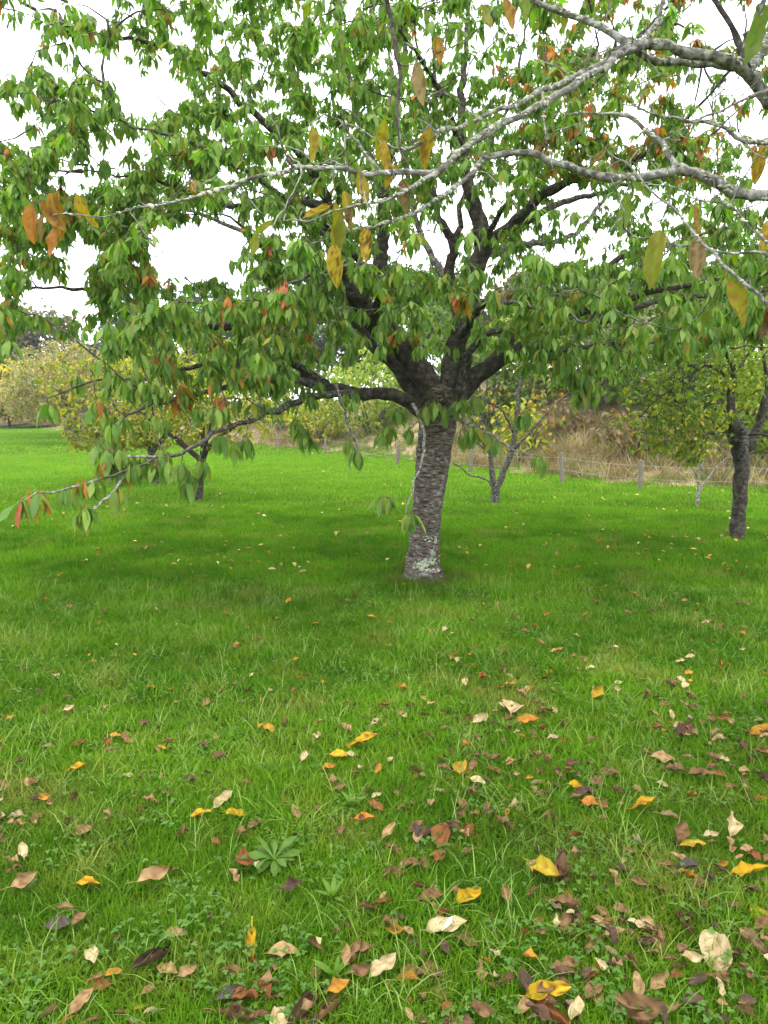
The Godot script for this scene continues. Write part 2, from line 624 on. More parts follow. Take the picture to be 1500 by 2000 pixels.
# ---------------------------------------------------------------- the cherry tree
# [first radius px, last radius px, then x, y, depth of each point]
const CHERRY := [
	[15, 10, 842, 822, 6.9, 812, 795, 6.87, 776, 774, 6.8, 700, 766, 6.7, 640, 758, 6.6, 606, 745, 6.55, 597, 722, 6.5],
	[24, 21, 852, 775, 6.86, 805, 706, 6.8, 758, 652, 6.7, 716, 610, 6.6, 690, 572, 6.5],
	[15, 3, 690, 572, 6.5, 660, 510, 6.45, 640, 440, 6.4, 630, 375, 6.3, 596, 320, 6.2, 545, 260, 6.1, 470, 200, 6.0, 395, 140, 5.9, 310, 88, 5.8, 170, 63, 5.6, 95, 45, 5.5],
	[19, 14, 836, 800, 6.9, 785, 726, 7.0, 732, 672, 7.1, 690, 620, 7.2],
	[13, 3, 690, 620, 7.2, 600, 603, 7.4, 520, 620, 7.5, 430, 637, 7.5, 370, 625, 7.45, 265, 590, 7.4, 200, 575, 7.35, 120, 562, 7.3, 35, 563, 7.2],
	[18, 3, 690, 580, 6.5, 735, 535, 6.6, 746, 470, 6.7, 749, 390, 6.8, 760, 300, 7.0, 775, 200, 7.1, 790, 120, 7.2, 786, 0, 7.4, 780, -120, 7.5],
	[8, 2, 632, 400, 6.35, 565, 392, 6.2, 525, 400, 6.1, 465, 402, 6.0, 410, 390, 5.9, 320, 357, 5.8, 250, 345, 5.7, 160, 335, 5.6],
	[9, 2, 680, 560, 6.5, 615, 505, 6.4, 530, 485, 6.2, 505, 475, 6.1, 480, 445, 6.0, 450, 425, 5.9, 400, 410, 5.8],
	[21, 17, 868, 785, 6.86, 888, 690, 6.85, 905, 620, 6.85, 920, 560, 6.85, 935, 510, 6.85, 946, 474, 6.85],
	[18, 3, 944, 478, 6.85, 935, 430, 6.9, 917, 375, 6.9, 908, 340, 6.95, 905, 280, 7.0, 900, 200, 7.1, 910, 100, 7.2, 915, 0, 7.3, 915, -100, 7.4],
	[14, 3, 950, 478, 6.85, 1000, 440, 6.7, 1060, 380, 6.5, 1120, 352, 6.4, 1180, 340, 6.3, 1260, 300, 6.2, 1340, 230, 6.1, 1400, 170, 6.0],
	[9, 3, 955, 466, 6.85, 1030, 430, 7.0, 1110, 392, 7.1, 1190, 370, 7.2, 1300, 340, 7.3, 1420, 320, 7.4],
	[13, 4, 903, 630, 6.86, 878, 545, 7.1, 886, 492, 7.1, 868, 445, 7.1, 850, 395, 7.2, 840, 300, 7.3, 850, 200, 7.4, 845, 60, 7.5],
	[7, 3, 886, 495, 7.1, 897, 440, 7.1, 905, 380, 7.2, 960, 280, 7.4, 1010, 150, 7.6, 1030, 20, 7.7],
	[21, 13, 872, 795, 6.86, 930, 737, 6.8, 965, 712, 6.75, 1010, 685, 6.6],
	[13, 3, 1010, 685, 6.6, 1060, 652, 6.5, 1130, 612, 6.3, 1200, 592, 6.2, 1290, 565, 6.1, 1400, 545, 6.0, 1500, 530, 5.9],
	[14, 3, 960, 714, 6.75, 1010, 645, 7.0, 1070, 602, 7.1, 1120, 570, 7.2, 1180, 522, 7.3, 1240, 492, 7.4, 1330, 470, 7.45, 1450, 440, 7.5],
	[6, 2, 1005, 690, 6.6, 1080, 684, 6.5, 1180, 672, 6.3, 1280, 668, 6.1, 1400, 678, 6.0, 1500, 675, 5.9],
	[9, 4, 1050, 660, 6.5, 1120, 640, 6.65, 1190, 622, 6.7, 1260, 595, 6.7, 1330, 580, 6.65, 1420, 575, 6.6, 1530, 560, 6.6],
	[11, 3, 898, 765, 6.75, 912, 702, 6.6, 935, 662, 6.4, 975, 645, 6.2, 1040, 635, 6.0, 1090, 625, 5.9],
	[8, 2, 690, 768, 6.65, 600, 776, 6.2, 550, 800, 5.8, 500, 815, 5.4, 415, 848, 5.0, 350, 885, 4.8, 300, 897, 4.7, 240, 925, 4.6, 185, 938, 4.55],
	[4, 2, 255, 917, 4.65, 225, 955, 4.6, 192, 993, 4.5, 168, 992, 4.45],
	[3, 1.6, 190, 937, 4.56, 120, 958, 4.5, 75, 965, 4.4, 38, 980, 4.35],
	[4, 2, 310, 893, 4.75, 250, 892, 4.65, 205, 893, 4.6],
	[9, 2, 640, 760, 6.6, 560, 742, 6.2, 480, 755, 5.8, 430, 757, 5.6, 385, 772, 5.4, 285, 795, 5.1, 245, 815, 5.0, 207, 855, 4.9],
	[9, 2, 640, 752, 6.6, 565, 706, 6.5, 510, 712, 6.2, 425, 712, 5.9, 370, 717, 5.7, 280, 742, 5.4, 180, 746, 5.2, 95, 776, 5.0],
	[4, 2, 806, 790, 6.75, 826, 842, 6.4, 824, 890, 6.1, 806, 960, 5.8, 790, 1000, 5.7],
	[4, 2, 655, 750, 6.5, 672, 800, 6.4, 688, 850, 6.3, 700, 885, 6.25],
	[4, 2, 868, 805, 6.75, 950, 845, 6.3, 1010, 880, 6.1, 1050, 890, 6.0],
	[10, 4, 749, 390, 6.8, 715, 280, 7.1, 688, 178, 7.2, 668, 115, 7.25, 665, 40, 7.3, 660, -80, 7.4],
	[11, 4, 905, 625, 6.87, 880, 560, 7.7, 820, 450, 8.7, 780, 250, 9.3, 760, 100, 9.6],
	[10, 4, 940, 500, 6.87, 1010, 480, 7.7, 1130, 450, 8.8, 1230, 300, 9.3],
	[10, 4, 735, 675, 7.1, 650, 560, 8.1, 470, 450, 9.0, 270, 380, 9.4],
	[9, 3, 740, 635, 6.7, 735, 560, 6.0, 720, 520, 5.3, 600, 540, 4.8, 500, 590, 4.5],
	[9, 3, 900, 655, 6.8, 950, 590, 6.0, 1040, 600, 5.3, 1150, 630, 4.9],
	[7, 2, 735, 535, 6.6, 640, 460, 5.9, 520, 360, 5.4, 380, 280, 5.0, 240, 240, 4.8, 110, 190, 4.7],
	[7, 2, 905, 300, 7.0, 860, 180, 6.0, 780, 60, 5.2, 700, -60, 4.8],
	[7, 2, 946, 474, 6.85, 1000, 380, 6.0, 1090, 250, 5.4, 1200, 120, 5.1],
]
# places of the separate bunches that hang below the crown: x, y, depth, how many leaves, how many of them turned
const BUNCHES := [
	[168, 990, 4.45, 10, 0], [160, 995, 4.5, 7, 0], [55, 968, 4.4, 6, 4], [42, 978, 4.36, 6, 4], [75, 963, 4.42, 6, 4], [128, 955, 4.5, 7, 0], [160, 942, 4.52, 8, 3], [185, 936, 4.56, 7, 1],
	[205, 895, 4.6, 9, 4], [212, 880, 4.6, 7, 0], [205, 855, 4.9, 9, 2], [222, 842, 4.92, 6, 0], [190, 870, 4.85, 6, 0], [250, 905, 4.7, 6, 1], [230, 955, 4.6, 6, 0], [285, 892, 4.75, 6, 1], [240, 815, 5.0, 5, 0],
	[355, 905, 5.0, 8, 0], [372, 925, 5.0, 8, 0], [362, 940, 5.0, 6, 0], [395, 900, 5.1, 6, 0], [430, 850, 5.2, 7, 0], [455, 870, 5.3, 6, 0], [480, 855, 5.4, 7, 0], [320, 880, 4.8, 5, 0],
	[590, 835, 6.1, 8, 0], [600, 850, 6.1, 6, 0], [575, 820, 6.1, 7, 0], [680, 860, 6.3, 6, 0], [700, 882, 6.25, 6, 0], [748, 968, 5.75, 10, 0], [758, 972, 5.75, 7, 0], [803, 1002, 5.7, 11, 0], [797, 1006, 5.7, 8, 1],
	[775, 800, 6.6, 10, 0], [760, 830, 6.6, 10, 0], [800, 838, 6.6, 8, 0], [745, 845, 6.6, 7, 0], [830, 795, 6.55, 9, 0], [850, 785, 6.5, 9, 0], [868, 800, 6.5, 9, 0], [890, 785, 6.5, 8, 0], [905, 780, 6.5, 8, 0], [930, 775, 6.5, 7, 0],
	[925, 835, 6.3, 9, 0], [950, 845, 6.3, 9, 0], [970, 855, 6.25, 8, 0], [905, 845, 6.4, 6, 0], [1018, 810, 6.2, 10, 0], [1030, 805, 6.2, 6, 0], [1050, 890, 6.0, 5, 0], [1060, 895, 6.0, 4, 0],
	[1130, 760, 6.2, 9, 0], [1145, 740, 6.2, 9, 0], [1120, 730, 6.2, 9, 0], [1160, 760, 6.3, 8, 0], [1100, 700, 6.1, 9, 0],
	[190, 790, 5.2, 6, 0], [95, 790, 5.0, 5, 0], [150, 735, 5.2, 8, 0], [210, 728, 5.3, 9, 0], [230, 735, 5.3, 6, 0],
	[545, 560, 4.6, 8, 7], [558, 562, 4.6, 5, 4], [522, 575, 4.6, 5, 3], [885, 572, 5.2, 3, 3], [905, 575, 5.2, 3, 3], [355, 755, 5.3, 5, 4], [348, 770, 5.3, 4, 4], [430, 775, 5.3, 5, 4], [428, 800, 5.3, 4, 3], [425, 660, 5.6, 5, 3], [300, 700, 5.4, 4, 3], [520, 640, 5.4, 5, 3],
]

func lower_edge(x: float) -> float:      # where the crown ends below, across the picture of the tree
	var xs := [-400.0, 0.0, 60.0, 130.0, 210.0, 290.0, 400.0, 500.0, 560.0, 620.0, 700.0, 760.0, 830.0, 930.0, 1010.0, 1080.0, 1170.0, 1220.0, 1300.0, 1400.0, 1500.0, 1900.0]
	var ys := [640.0, 680.0, 640.0, 650.0, 680.0, 710.0, 740.0, 750.0, 760.0, 740.0, 700.0, 685.0, 690.0, 680.0, 710.0, 750.0, 760.0, 730.0, 710.0, 680.0, 650.0, 620.0]
	for i in xs.size() - 1:
		if x < xs[i + 1]:
			return lerpf(ys[i], ys[i + 1], clampf((x - xs[i]) / (xs[i + 1] - xs[i]), 0, 1))
	return 620.0

# gaps through which the sky shows: x, y, half width, half height, how empty
const GAPS := [
	[370, 500, 72, 48, 1.0], [440, 470, 30, 26, 0.9], [150, 500, 36, 18, 0.9], [95, 588, 50, 26, 0.95], [150, 600, 22, 22, 0.9], [20, 105, 50, 36, 1.0], [125, 120, 36, 26, 0.8], [225, 160, 34, 26, 0.8], [300, 190, 55, 28, 0.85], [225, 305, 40, 45, 0.8],
	[150, 345, 45, 30, 0.8], [40, 240, 60, 40, 0.9], [210, 20, 60, 30, 0.7], [70, 20, 50, 40, 0.8], [190, 250, 30, 30, 0.5],
	[1400, 50, 80, 40, 0.8], [1410, 200, 80, 70, 0.75], [1230, 250, 36, 26, 0.7], [1130, 400, 40, 26, 0.7], [1215, 70, 30, 40, 0.7], [1480, 330, 40, 60, 0.6], [1190, 490, 36, 20, 0.7], [1240, 400, 50, 30, 0.6], [1100, 480, 50, 30, 0.6], [830, 500, 50, 25, 0.8], [1180, 660, 60, 20, 0.6], [970, 580, 30, 60, 0.6], [830, 120, 40, 50, 0.6], [1000, 90, 40, 40, 0.6], [750, 490, 30, 40, 0.4], [990, 470, 40, 40, 0.4], [860, 470, 50, 50, 0.6],
	[780, 690, 50, 40, 0.4], [660, 690, 60, 50, 0.5], [900, 700, 40, 40, 0.4], [960, 750, 60, 40, 0.8], [640, 800, 50, 50, 0.7],
]

func crown_keeps(q: Vector3) -> bool:
	var s := seen_at(q)
	if s.y > lower_edge(s.x):
		return false
	if s.z < 3.7:
		return false
	for g in GAPS:
		var dx: float = (s.x - g[0]) / (g[2] + 12.0)
		var dy: float = (s.y - g[1] + 14.0) / (g[3] + 14.0)
		if dx * dx + dy * dy < 1.0 and rng.randf() < g[4]:
			return false
	if s.x > 1180 and s.y < 420 and rng.randf() < 0.12:
		return false
	return fn.get_noise_3dv(q * 8.0) > -0.17

func limb_from(a: Array, unit := K) -> Array:
	var raw := []
	var n := (a.size() - 2) / 3
	for i in n:
		var d: float = a[4 + i * 3]
		var p := at(a[2 + i * 3], a[3 + i * 3], d)
		raw.append(Vector4(p.x, p.y, p.z, lerpf(a[0], a[1] * (0.6 if a[1] <= 4 else 1.0), pow(float(i) / (n - 1), 0.85)) * unit * d))
	return raw

func cherry_tree() -> void:
	rng.seed = 101
	var base := gp(827, 1132)
	var root := thing("cherry_tree", "broad cherry tree with banded bark and drooping green leaves in the middle of the lawn", "tree", base)
	# trunk
	var raw := []
	for t in [[826, 1158, 7.09, 68], [826, 1138, 7.07, 47], [827, 1118, 7.055, 37.5], [827, 1104, 7.05, 34.5], [828, 1090, 7.04, 32.5], [830, 1050, 7.02, 30], [835, 995, 6.98, 27.5], [839, 960, 6.96, 29.5], [843, 920, 6.94, 32], [848, 885, 6.92, 34], [852, 850, 6.9, 36], [856, 810, 6.88, 37], [859, 782, 6.86, 34], [861, 762, 6.85, 26]]:
		var p := at(t[0], t[1], t[2])
		raw.append(Vector4(p.x, p.y, p.z, t[3] * K * t[2]))
	var tr := smooth(raw, 0.04, 0.012)
	var sh := Shape.new()
	tube(sh, tr.p, tr.r, 40, 0.16)
	put("trunk", sh.mesh(), bark_trunk, root)
	# limbs
	var limbs := []
	for a in CHERRY:
		var l := smooth(limb_from(a), 0.07, 0.035)
		limbs.append(l)
		var s := Shape.new()
		var thick: bool = a[0] > 12
		for i in l.r.size():
			l.r[i] *= 1.0 + 0.12 * fn.get_noise_1d(i * 9.0 + a[2])
		tube(s, l.p, l.r, 14 if thick else 8, 0.16 if thick else 0.1)
		var o := put(child_name(root, "limb"), s.mesh(), bark_dark if thick or a[0] > 11.5 else bark_grey, root)
		if a[0] < 5:
			o.material_override = bark_lichen
	# where the leaves hang
	var spots := PackedVector3Array()
	var kinds := []
	for b in [[185, 335, 690, 850, 4.75, 5.3, 26], [330, 520, 710, 800, 4.9, 5.6, 20], [200, 330, 870, 925, 4.6, 4.8, 16], [520, 700, 640, 790, 5.6, 6.5, 24], [60, 320, 10, 110, 5.5, 5.9, 24], [20, 230, 140, 260, 4.7, 5.3, 26], [90, 330, 210, 330, 5.0, 6.0, 18]]:
		for k in int(b[6]):
			spots.append(at(rr(b[0], b[1]), rr(b[2], b[3]), rr(b[4], b[5])))
			kinds.append([rng.randi_range(5, 8), 0.25 if k % 7 == 0 else 0.0])
	for b in BUNCHES:
		spots.append(at(b[0], b[1], b[2]))
		kinds.append([b[3], float(b[4]) / b[3]])
	# the thick skirt of leaves at lower left, across the front and at the left edge
	for b in [[290, 560, 590, 850, 4.9, 6.6, 130], [480, 720, 440, 690, 4.9, 6.6, 110], [720, 1000, 470, 640, 5.0, 6.6, 50], [1000, 1250, 420, 700, 5.2, 7.4, 130], [950, 1500, 0, 360, 5.2, 7.6, 330], [1000, 1320, 100, 420, 5.2, 7.6, 170], [0, 140, 480, 690, 5.2, 7.2, 110], [560, 860, 360, 600, 5.4, 6.6, 70], [1100, 1500, 400, 690, 5.4, 7.6, 130], [350, 900, 0, 420, 5.0, 7.0, 300], [100, 420, 200, 480, 5.0, 6.8, 260], [10, 140, 120, 190, 4.7, 5.6, 26], [0, 150, 280, 480, 4.9, 6.6, 120], [180, 300, 380, 580, 5.2, 6.8, 130], [20, 220, 0, 60, 5.2, 6.0, 24]]:
		for k in int(b[6]):
			var q := at(rr(b[0], b[1]), rr(b[2], b[3]), rr(b[4], b[5]))
			if crown_keeps(q):
				spots.append(q)
				kinds.append([rng.randi_range(6, 9), 0.20 if b[0] >= 950 and b[2] < 300 else 0.05 if b[0] < 300 else 0.012])
	var centre := Vector3(0.43, 3.3, -6.9)
	var tries := 0
	while spots.size() < 3600 and tries < 60000:
		tries += 1
		var q := rv()
		var len := q.length()
		if len > 1.0 or len < 0.25:
			continue
		if rng.randf() > 0.35 + 0.65 * len:
			continue
		q = centre + q * Vector3(4.5, 3.7, 3.5)
		if q.y < 0.9 or not crown_keeps(q):
			continue
		spots.append(q)
		var s := seen_at(q)
		var turned := 0.015
		if s.x > 1050 and s.y < 350: turned = 0.25
		elif s.x < 420 and s.y > 600: turned = 0.07
		elif s.x < 300 and s.y < 450: turned = 0.06
		kinds.append([rng.randi_range(7, 10), turned])
	var leafy := spots.size()
	tries = 0
	while spots.size() < leafy + 650 and tries < 20000:
		tries += 1
		var q := centre + rv() * Vector3(4.0, 2.6, 2.8)
		var s := seen_at(q)
		if q.y > 1.6 and s.z > 4.4 and s.y < lower_edge(s.x) and (s.x > 650 or rng.randf() < 0.35):
			spots.append(q)
	var twigs := grow(limbs, spots, 0.0026)
	spots.resize(leafy)
	put("twigs", twig_mesh(twigs, 0.0019), bark_grey, root).set_meta("kind", "stuff")
	var leaves := []
	# more spurs along the twigs
	var n0 := spots.size()
	var long := []
	for tw in twigs:
		if tw.p.size() > 2:
			long.append(tw.p)
	for l in limbs:
		var thin := PackedVector3Array()
		for i in l.p.size():
			if l.r[i] < 0.022:
				thin.append(l.p[i])
		if thin.size() > 4:
			for k in 1 + thin.size() / 6:
				long.append(thin)
	tries = 0
	while spots.size() < n0 + 10500 and tries < 120000:
		tries += 1
		var line: PackedVector3Array = long[rng.randi() % long.size()]
		var q: Vector3 = line[rng.randi_range(1, line.size() - 1)] + rv() * 0.05
		if not crown_keeps(q):
			continue
		spots.append(q)
		var s := seen_at(q)
		kinds.append([rng.randi_range(5, 9), 0.25 if s.x > 1050 and s.y < 350 else 0.05 if s.x < 420 else 0.015])
	for i in spots.size():
		var first: bool = i < 154 + BUNCHES.size()
		if first:
			var before := leaves.size()
			spur(leaves, spots[i], Vector3.ZERO, kinds[i][0] + (2 if i >= 154 else 0), (0.15 if i >= 154 else 0.12 if i < 86 else 0.1), 0.0, 48, 88)
			for k in range(before, leaves.size()):
				leaves[k][2] = 1.0 if rng.randf() < kinds[i][1] else 0.0
		else:
			var s := seen_at(spots[i])
			var high := smoothstep(700.0, 350.0, s.y)
			spur(leaves, spots[i], Vector3.ZERO, kinds[i][0], lerpf(0.098, 0.085, high), kinds[i][1], lerpf(42, 22, high), lerpf(88, 84, high))
	# the 300 that show largest are parts of their own
	var ranked := []
	for l in leaves:
		var s := seen_at(l[0].origin)
		var inside := s.x > 0 and s.x < 1500 and s.y > 0 and s.y < 1990
		ranked.append([s.z - (0.5 if l[2] > 0.5 else 0.0) if inside else 99.0, l])
	ranked.sort_custom(func(a, b): return a[0] < b[0])
	var forms := [{"w": 0.175, "fold": 0.28, "bend": 0.5}, {"w": 0.165, "fold": 0.12, "bend": 0.75, "wave": 0.08}, {"w": 0.195, "fold": 0.35, "bend": 0.3, "wave": 0.05}, {"w": 0.155, "fold": 0.5, "bend": 0.9, "wave": 0.1, "twist": 0.6}, {"w": 0.185, "fold": 0.05, "bend": -0.3, "wave": 0.12, "twist": -0.5, "curl": 0.7}]
	var speckled := []
	for k in forms.size():
		var f: Dictionary = forms[k].duplicate()
		f.a = Color.WHITE
		f.b = Color(0.92, 0.72, 0.6)
		f.spots = 0.22
		f.phase = k * 2.7
		f.stem = Color(1.3, 0.6, 0.9)
		speckled.append(leaf_shape(f, 5, 1).mesh())
	var made := {}
	for k in 300:
		var l: Array = ranked[k][1]
		var shade := int(l[1] * 6.0)
		var form := k % 5
		var key := form * 20 + shade + (10 if l[2] > 0.5 else 0)
		if not made.has(key):
			var f: Dictionary = forms[form].duplicate()
			f.a = cherry_colour(shade / 6.0 + 0.08, l[2], 0.0)
			f.b = f.a * 0.8 if l[2] < 0.5 else Color(0.16, 0.13, 0.03)
			f.spots = 0.3
			f.phase = key * 1.7
			f.stem = Color(0.22, 0.12, 0.05)
			made[key] = leaf_shape(f, 6, 1).mesh()
		var o := MeshInstance3D.new()
		o.name = child_name(root, "leaf")
		o.mesh = made[key]
		o.material_override = leaf_mat
		o.transform = Transform3D(l[0].basis, l[0].origin - base)
		root.add_child(o, true)
	var tf := [[], [], [], [], []]
	var cols := [[], [], [], [], []]
	for k in range(300, ranked.size()):
		var l: Array = ranked[k][1]
		tf[k % 5].append(l[0])
		cols[k % 5].append(jitter(cherry_colour(l[1], l[2], rng.randf()), 0.12))
	for k in 5:
		many(child_name(root, "foliage"), speckled[k], leaf_mat, tf[k], cols[k], root)
	# lichen near the foot of the trunk
	crust(root, [[tr, 0.09, 0.20, 1.95, 0.55, 300], [tr, 0.12, 0.24, 1.5, 0.55, 240], [tr, 0.17, 0.34, 1.85, 0.5, 120], [tr, 0.36, 0.44, 1.8, 0.3, 24], [tr, 0.2, 0.95, 1.2, 3.0, 40]], 0.0095, [Color(0.30, 0.33, 0.23), Color(0.36, 0.38, 0.29), Color(0.22, 0.25, 0.16)], 0.0)
	crust(root, [[tr, 0.9, 1.0, 1.6, 3.1, 420]], 0.017, [Color(0.05, 0.05, 0.025), Color(0.03, 0.027, 0.02), Color(0.07, 0.075, 0.035)])
	# dead blades and moss round the foot
	var foot := []
	var fc := []
	var tuft := tuft_shape(14, 0.12, 0.05, 0.003, 0.7).mesh()
	for k in 150:
		var a := rr(0, TAU)
		foot.append(Transform3D(Basis(Vector3.UP, rr(0, TAU)).scaled(Vector3.ONE * rr(0.5, 1.1)), base + Vector3(cos(a) * rr(0.20, 0.42), 0.0, sin(a) * rr(0.20, 0.42))))
		fc.append(mixc(Color(0.16, 0.11, 0.05), Color(0.07, 0.12, 0.02), rng.randf()))
	many("dead_grass", tuft, blade_mat, foot, fc, root)

func cherry_colour(t: float, turned: float, u: float) -> Color:
	if turned > 0.5:
		return mixc(Color(0.58, 0.19, 0.05), Color(0.52, 0.28, 0.05), t) if u < 0.8 else Color(0.55, 0.15, 0.08)
	var c := mixc(Color(0.125, 0.25, 0.055), Color(0.28, 0.40, 0.075), t)
	if u > 0.93:
		c = Color(0.30, 0.30, 0.04)
	return c

# lichen lumps along swept limbs: [limb, from, to, facing turn, spread, count]
func crust(root: Node3D, where: Array, size: float, cols: Array, clump := -1.0) -> void:
	var sh := Shape.new()
	for i in 3:
		for k in 6:
			var a := TAU * k / 6 + i * 0.4
			var r: float = [1.0, 0.75, 0.3][i] * (1.0 + 0.3 * sin(k * 2.4 + i))
			sh.v.append(Vector3(cos(a) * r, [0.0, 0.35, 0.5][i] + 0.12 * sin(k * 3.1), sin(a) * r))
			sh.c.append(Color.WHITE * [0.9, 1.0, 1.1][i])
	for i in 2:
		for k in 6:
			var a := i * 6 + k
			var b := i * 6 + (k + 1) % 6
			sh.ix.append_array([a, a + 6, b, b, a + 6, b + 6])
	sh.ix.append_array([12, 14, 13, 12, 15, 14, 12, 16, 15, 12, 17, 16])
	var tf := []
	var cc := []
	for w in where:
		var p: PackedVector3Array = w[0].p
		var r: PackedFloat32Array = w[0].r
		for n in int(w[5]):
			var t: float = lerpf(w[1], w[2], clampf(0.5 + rr(-0.5, 0.5) * rr(0.3, 1.0), 0, 1))
			var f: float = t * (p.size() - 2)
			var i := int(f)
			var q := p[i].lerp(p[i + 1], f - i)
			var ax := (p[i + 1] - p[i]).normalized()
			var a: float = w[3] + rr(-1, 1) * w[4]
			var toward := (Vector3(0, 0, 1) - ax * ax.z).normalized()
			if absf(ax.z) > 0.95:
				toward = Vector3.UP
			var out := toward.rotated(ax, a - PI / 2)
			if fn.get_noise_3dv(q * 26.0 + out * 1.5) < clump:
				continue
			var s := size * rr(0.4, 1.5)
			tf.append(Transform3D(Basis(Quaternion(Vector3.UP, (out + rv() * 0.3).normalized())).scaled(Vector3(s, s * rr(0.5, 1.2), s)) , q + out * lerpf(r[i], r[i + 1], f - i) * 0.98))
			cc.append(jitter(cols[rng.randi() % cols.size()], 0.15))
	many(child_name(root, "lichen"), sh.mesh(), lump_mat, tf, cc, root)


# ---------------------------------------------------------------- the nearer tree whose branches hang in from the right
const NEAR := [
	[22, 10, 1790, 560, 3.0, 1670, 360, 2.7, 1560, 250, 2.55, 1500, 195, 2.5, 1465, 150, 2.45, 1430, 125, 2.4, 1370, 107, 2.35, 1300, 87, 2.3, 1240, 90, 2.3],
	[9, 2, 1240, 90, 2.3, 1190, 115, 2.28, 1130, 148, 2.25, 1060, 178, 2.22, 980, 215, 2.2, 900, 245, 2.15, 850, 268, 2.12, 790, 290, 2.1, 755, 285, 2.08, 700, 250, 2.05, 632, 216, 2.0],
	[11, 8, 1440, 130, 2.42, 1360, 121, 2.45, 1290, 118, 2.4, 1245, 101, 2.33],
	[8.5, 7.5, 1245, 96, 2.3, 1205, 112, 2.28, 1150, 150, 2.2, 1085, 188, 2.17, 1030, 217, 2.15, 975, 248, 2.12, 930, 268, 2.1, 885, 300, 2.1, 845, 342, 2.05],
	[6.5, 2.5, 845, 342, 2.05, 800, 365, 2.03, 750, 385, 2.0, 695, 405, 1.98, 655, 412, 1.97],
	[7.5, 1.8, 850, 336, 2.06, 790, 340, 2.05, 740, 342, 2.04, 660, 333, 2.0, 600, 330, 2.0, 515, 335, 1.98, 470, 352, 1.97, 420, 370, 1.96, 370, 388, 1.95, 300, 402, 1.93, 240, 415, 1.92, 170, 422, 1.9, 100, 418, 1.9],
	[9, 5, 1232, 88, 2.3, 1170, 52, 2.35, 1100, 25, 2.35, 1040, 5, 2.35, 960, -40, 2.35],
	[8, 5, 1222, 100, 2.32, 1262, 72, 2.45, 1290, 30, 2.5, 1310, -40, 2.5],
	[16, 7.5, 1800, 600, 3.0, 1680, 470, 2.6, 1570, 412, 2.4, 1500, 384, 2.3, 1440, 372, 2.28, 1400, 352, 2.26, 1350, 331, 2.24, 1320, 328, 2.23, 1275, 348, 2.22, 1230, 350, 2.22, 1180, 342, 2.2, 1130, 330, 2.2, 1060, 308, 2.18, 1000, 298, 2.17],
	[8, 1.6, 1000, 298, 2.17, 950, 310, 2.15, 905, 348, 2.12, 840, 400, 2.1, 760, 433, 2.08, 672, 460, 2.06, 600, 475, 2.05],
	[8, 2, 1322, 328, 2.23, 1292, 282, 2.25, 1250, 245, 2.26, 1215, 228, 2.27, 1160, 222, 2.28, 1085, 226, 2.3],
	[6, 2, 1600, 640, 2.1, 1500, 580, 1.95, 1430, 535, 1.95, 1395, 490, 1.97, 1340, 430, 2.0, 1270, 375, 2.05, 1220, 322, 2.1, 1190, 300, 2.12],
	[5, 2, 1600, 560, 2.1, 1510, 490, 2.0, 1470, 450, 2.0, 1415, 397, 2.02, 1365, 390, 2.05, 1255, 355, 2.1],
	[8, 2, 1600, 290, 2.4, 1500, 276, 2.3, 1459, 276, 2.28, 1418, 254, 2.25, 1370, 239, 2.24, 1320, 224, 2.22, 1265, 220, 2.2, 1216, 198, 2.2],
	[5, 2, 1560, 130, 2.5, 1478, 181, 2.42, 1437, 201, 2.4, 1351, 243, 2.36, 1287, 269, 2.34],
	[9, 5, 1460, 135, 2.42, 1445, 95, 2.45, 1436, 65, 2.45, 1418, 28, 2.45, 1385, -30, 2.45],
	[10, 5, 1450, 120, 2.42, 1462, 75, 2.35, 1485, 20, 2.3, 1510, -40, 2.25],
	[11, 9, 1462, 140, 2.45, 1482, 105, 2.5, 1520, 60, 2.55, 1600, 0, 2.6],
	[7, 3.5, 745, -60, 2.2, 758, 0, 2.18, 764, 60, 2.16, 775, 150, 2.13, 776, 225, 2.1, 785, 290, 2.08, 800, 350, 2.06],
	[5, 2, 745, 341, 2.04, 712, 292, 2.03, 675, 255, 2.02, 655, 225, 2.0],
	[4, 2, 690, 337, 2.02, 655, 320, 2.0, 618, 318, 2.0],
	[4, 1.6, 1500, 497, 2.0, 1400, 485, 2.02, 1300, 475, 2.05, 1220, 450, 2.08],
	[4, 1.6, 660, 410, 1.98, 600, 432, 1.97, 535, 430, 1.97],
	[3.5, 1.6, 1060, 180, 2.2, 1054, 240, 2.15, 1072, 300, 2.14, 1080, 330, 2.14],
]
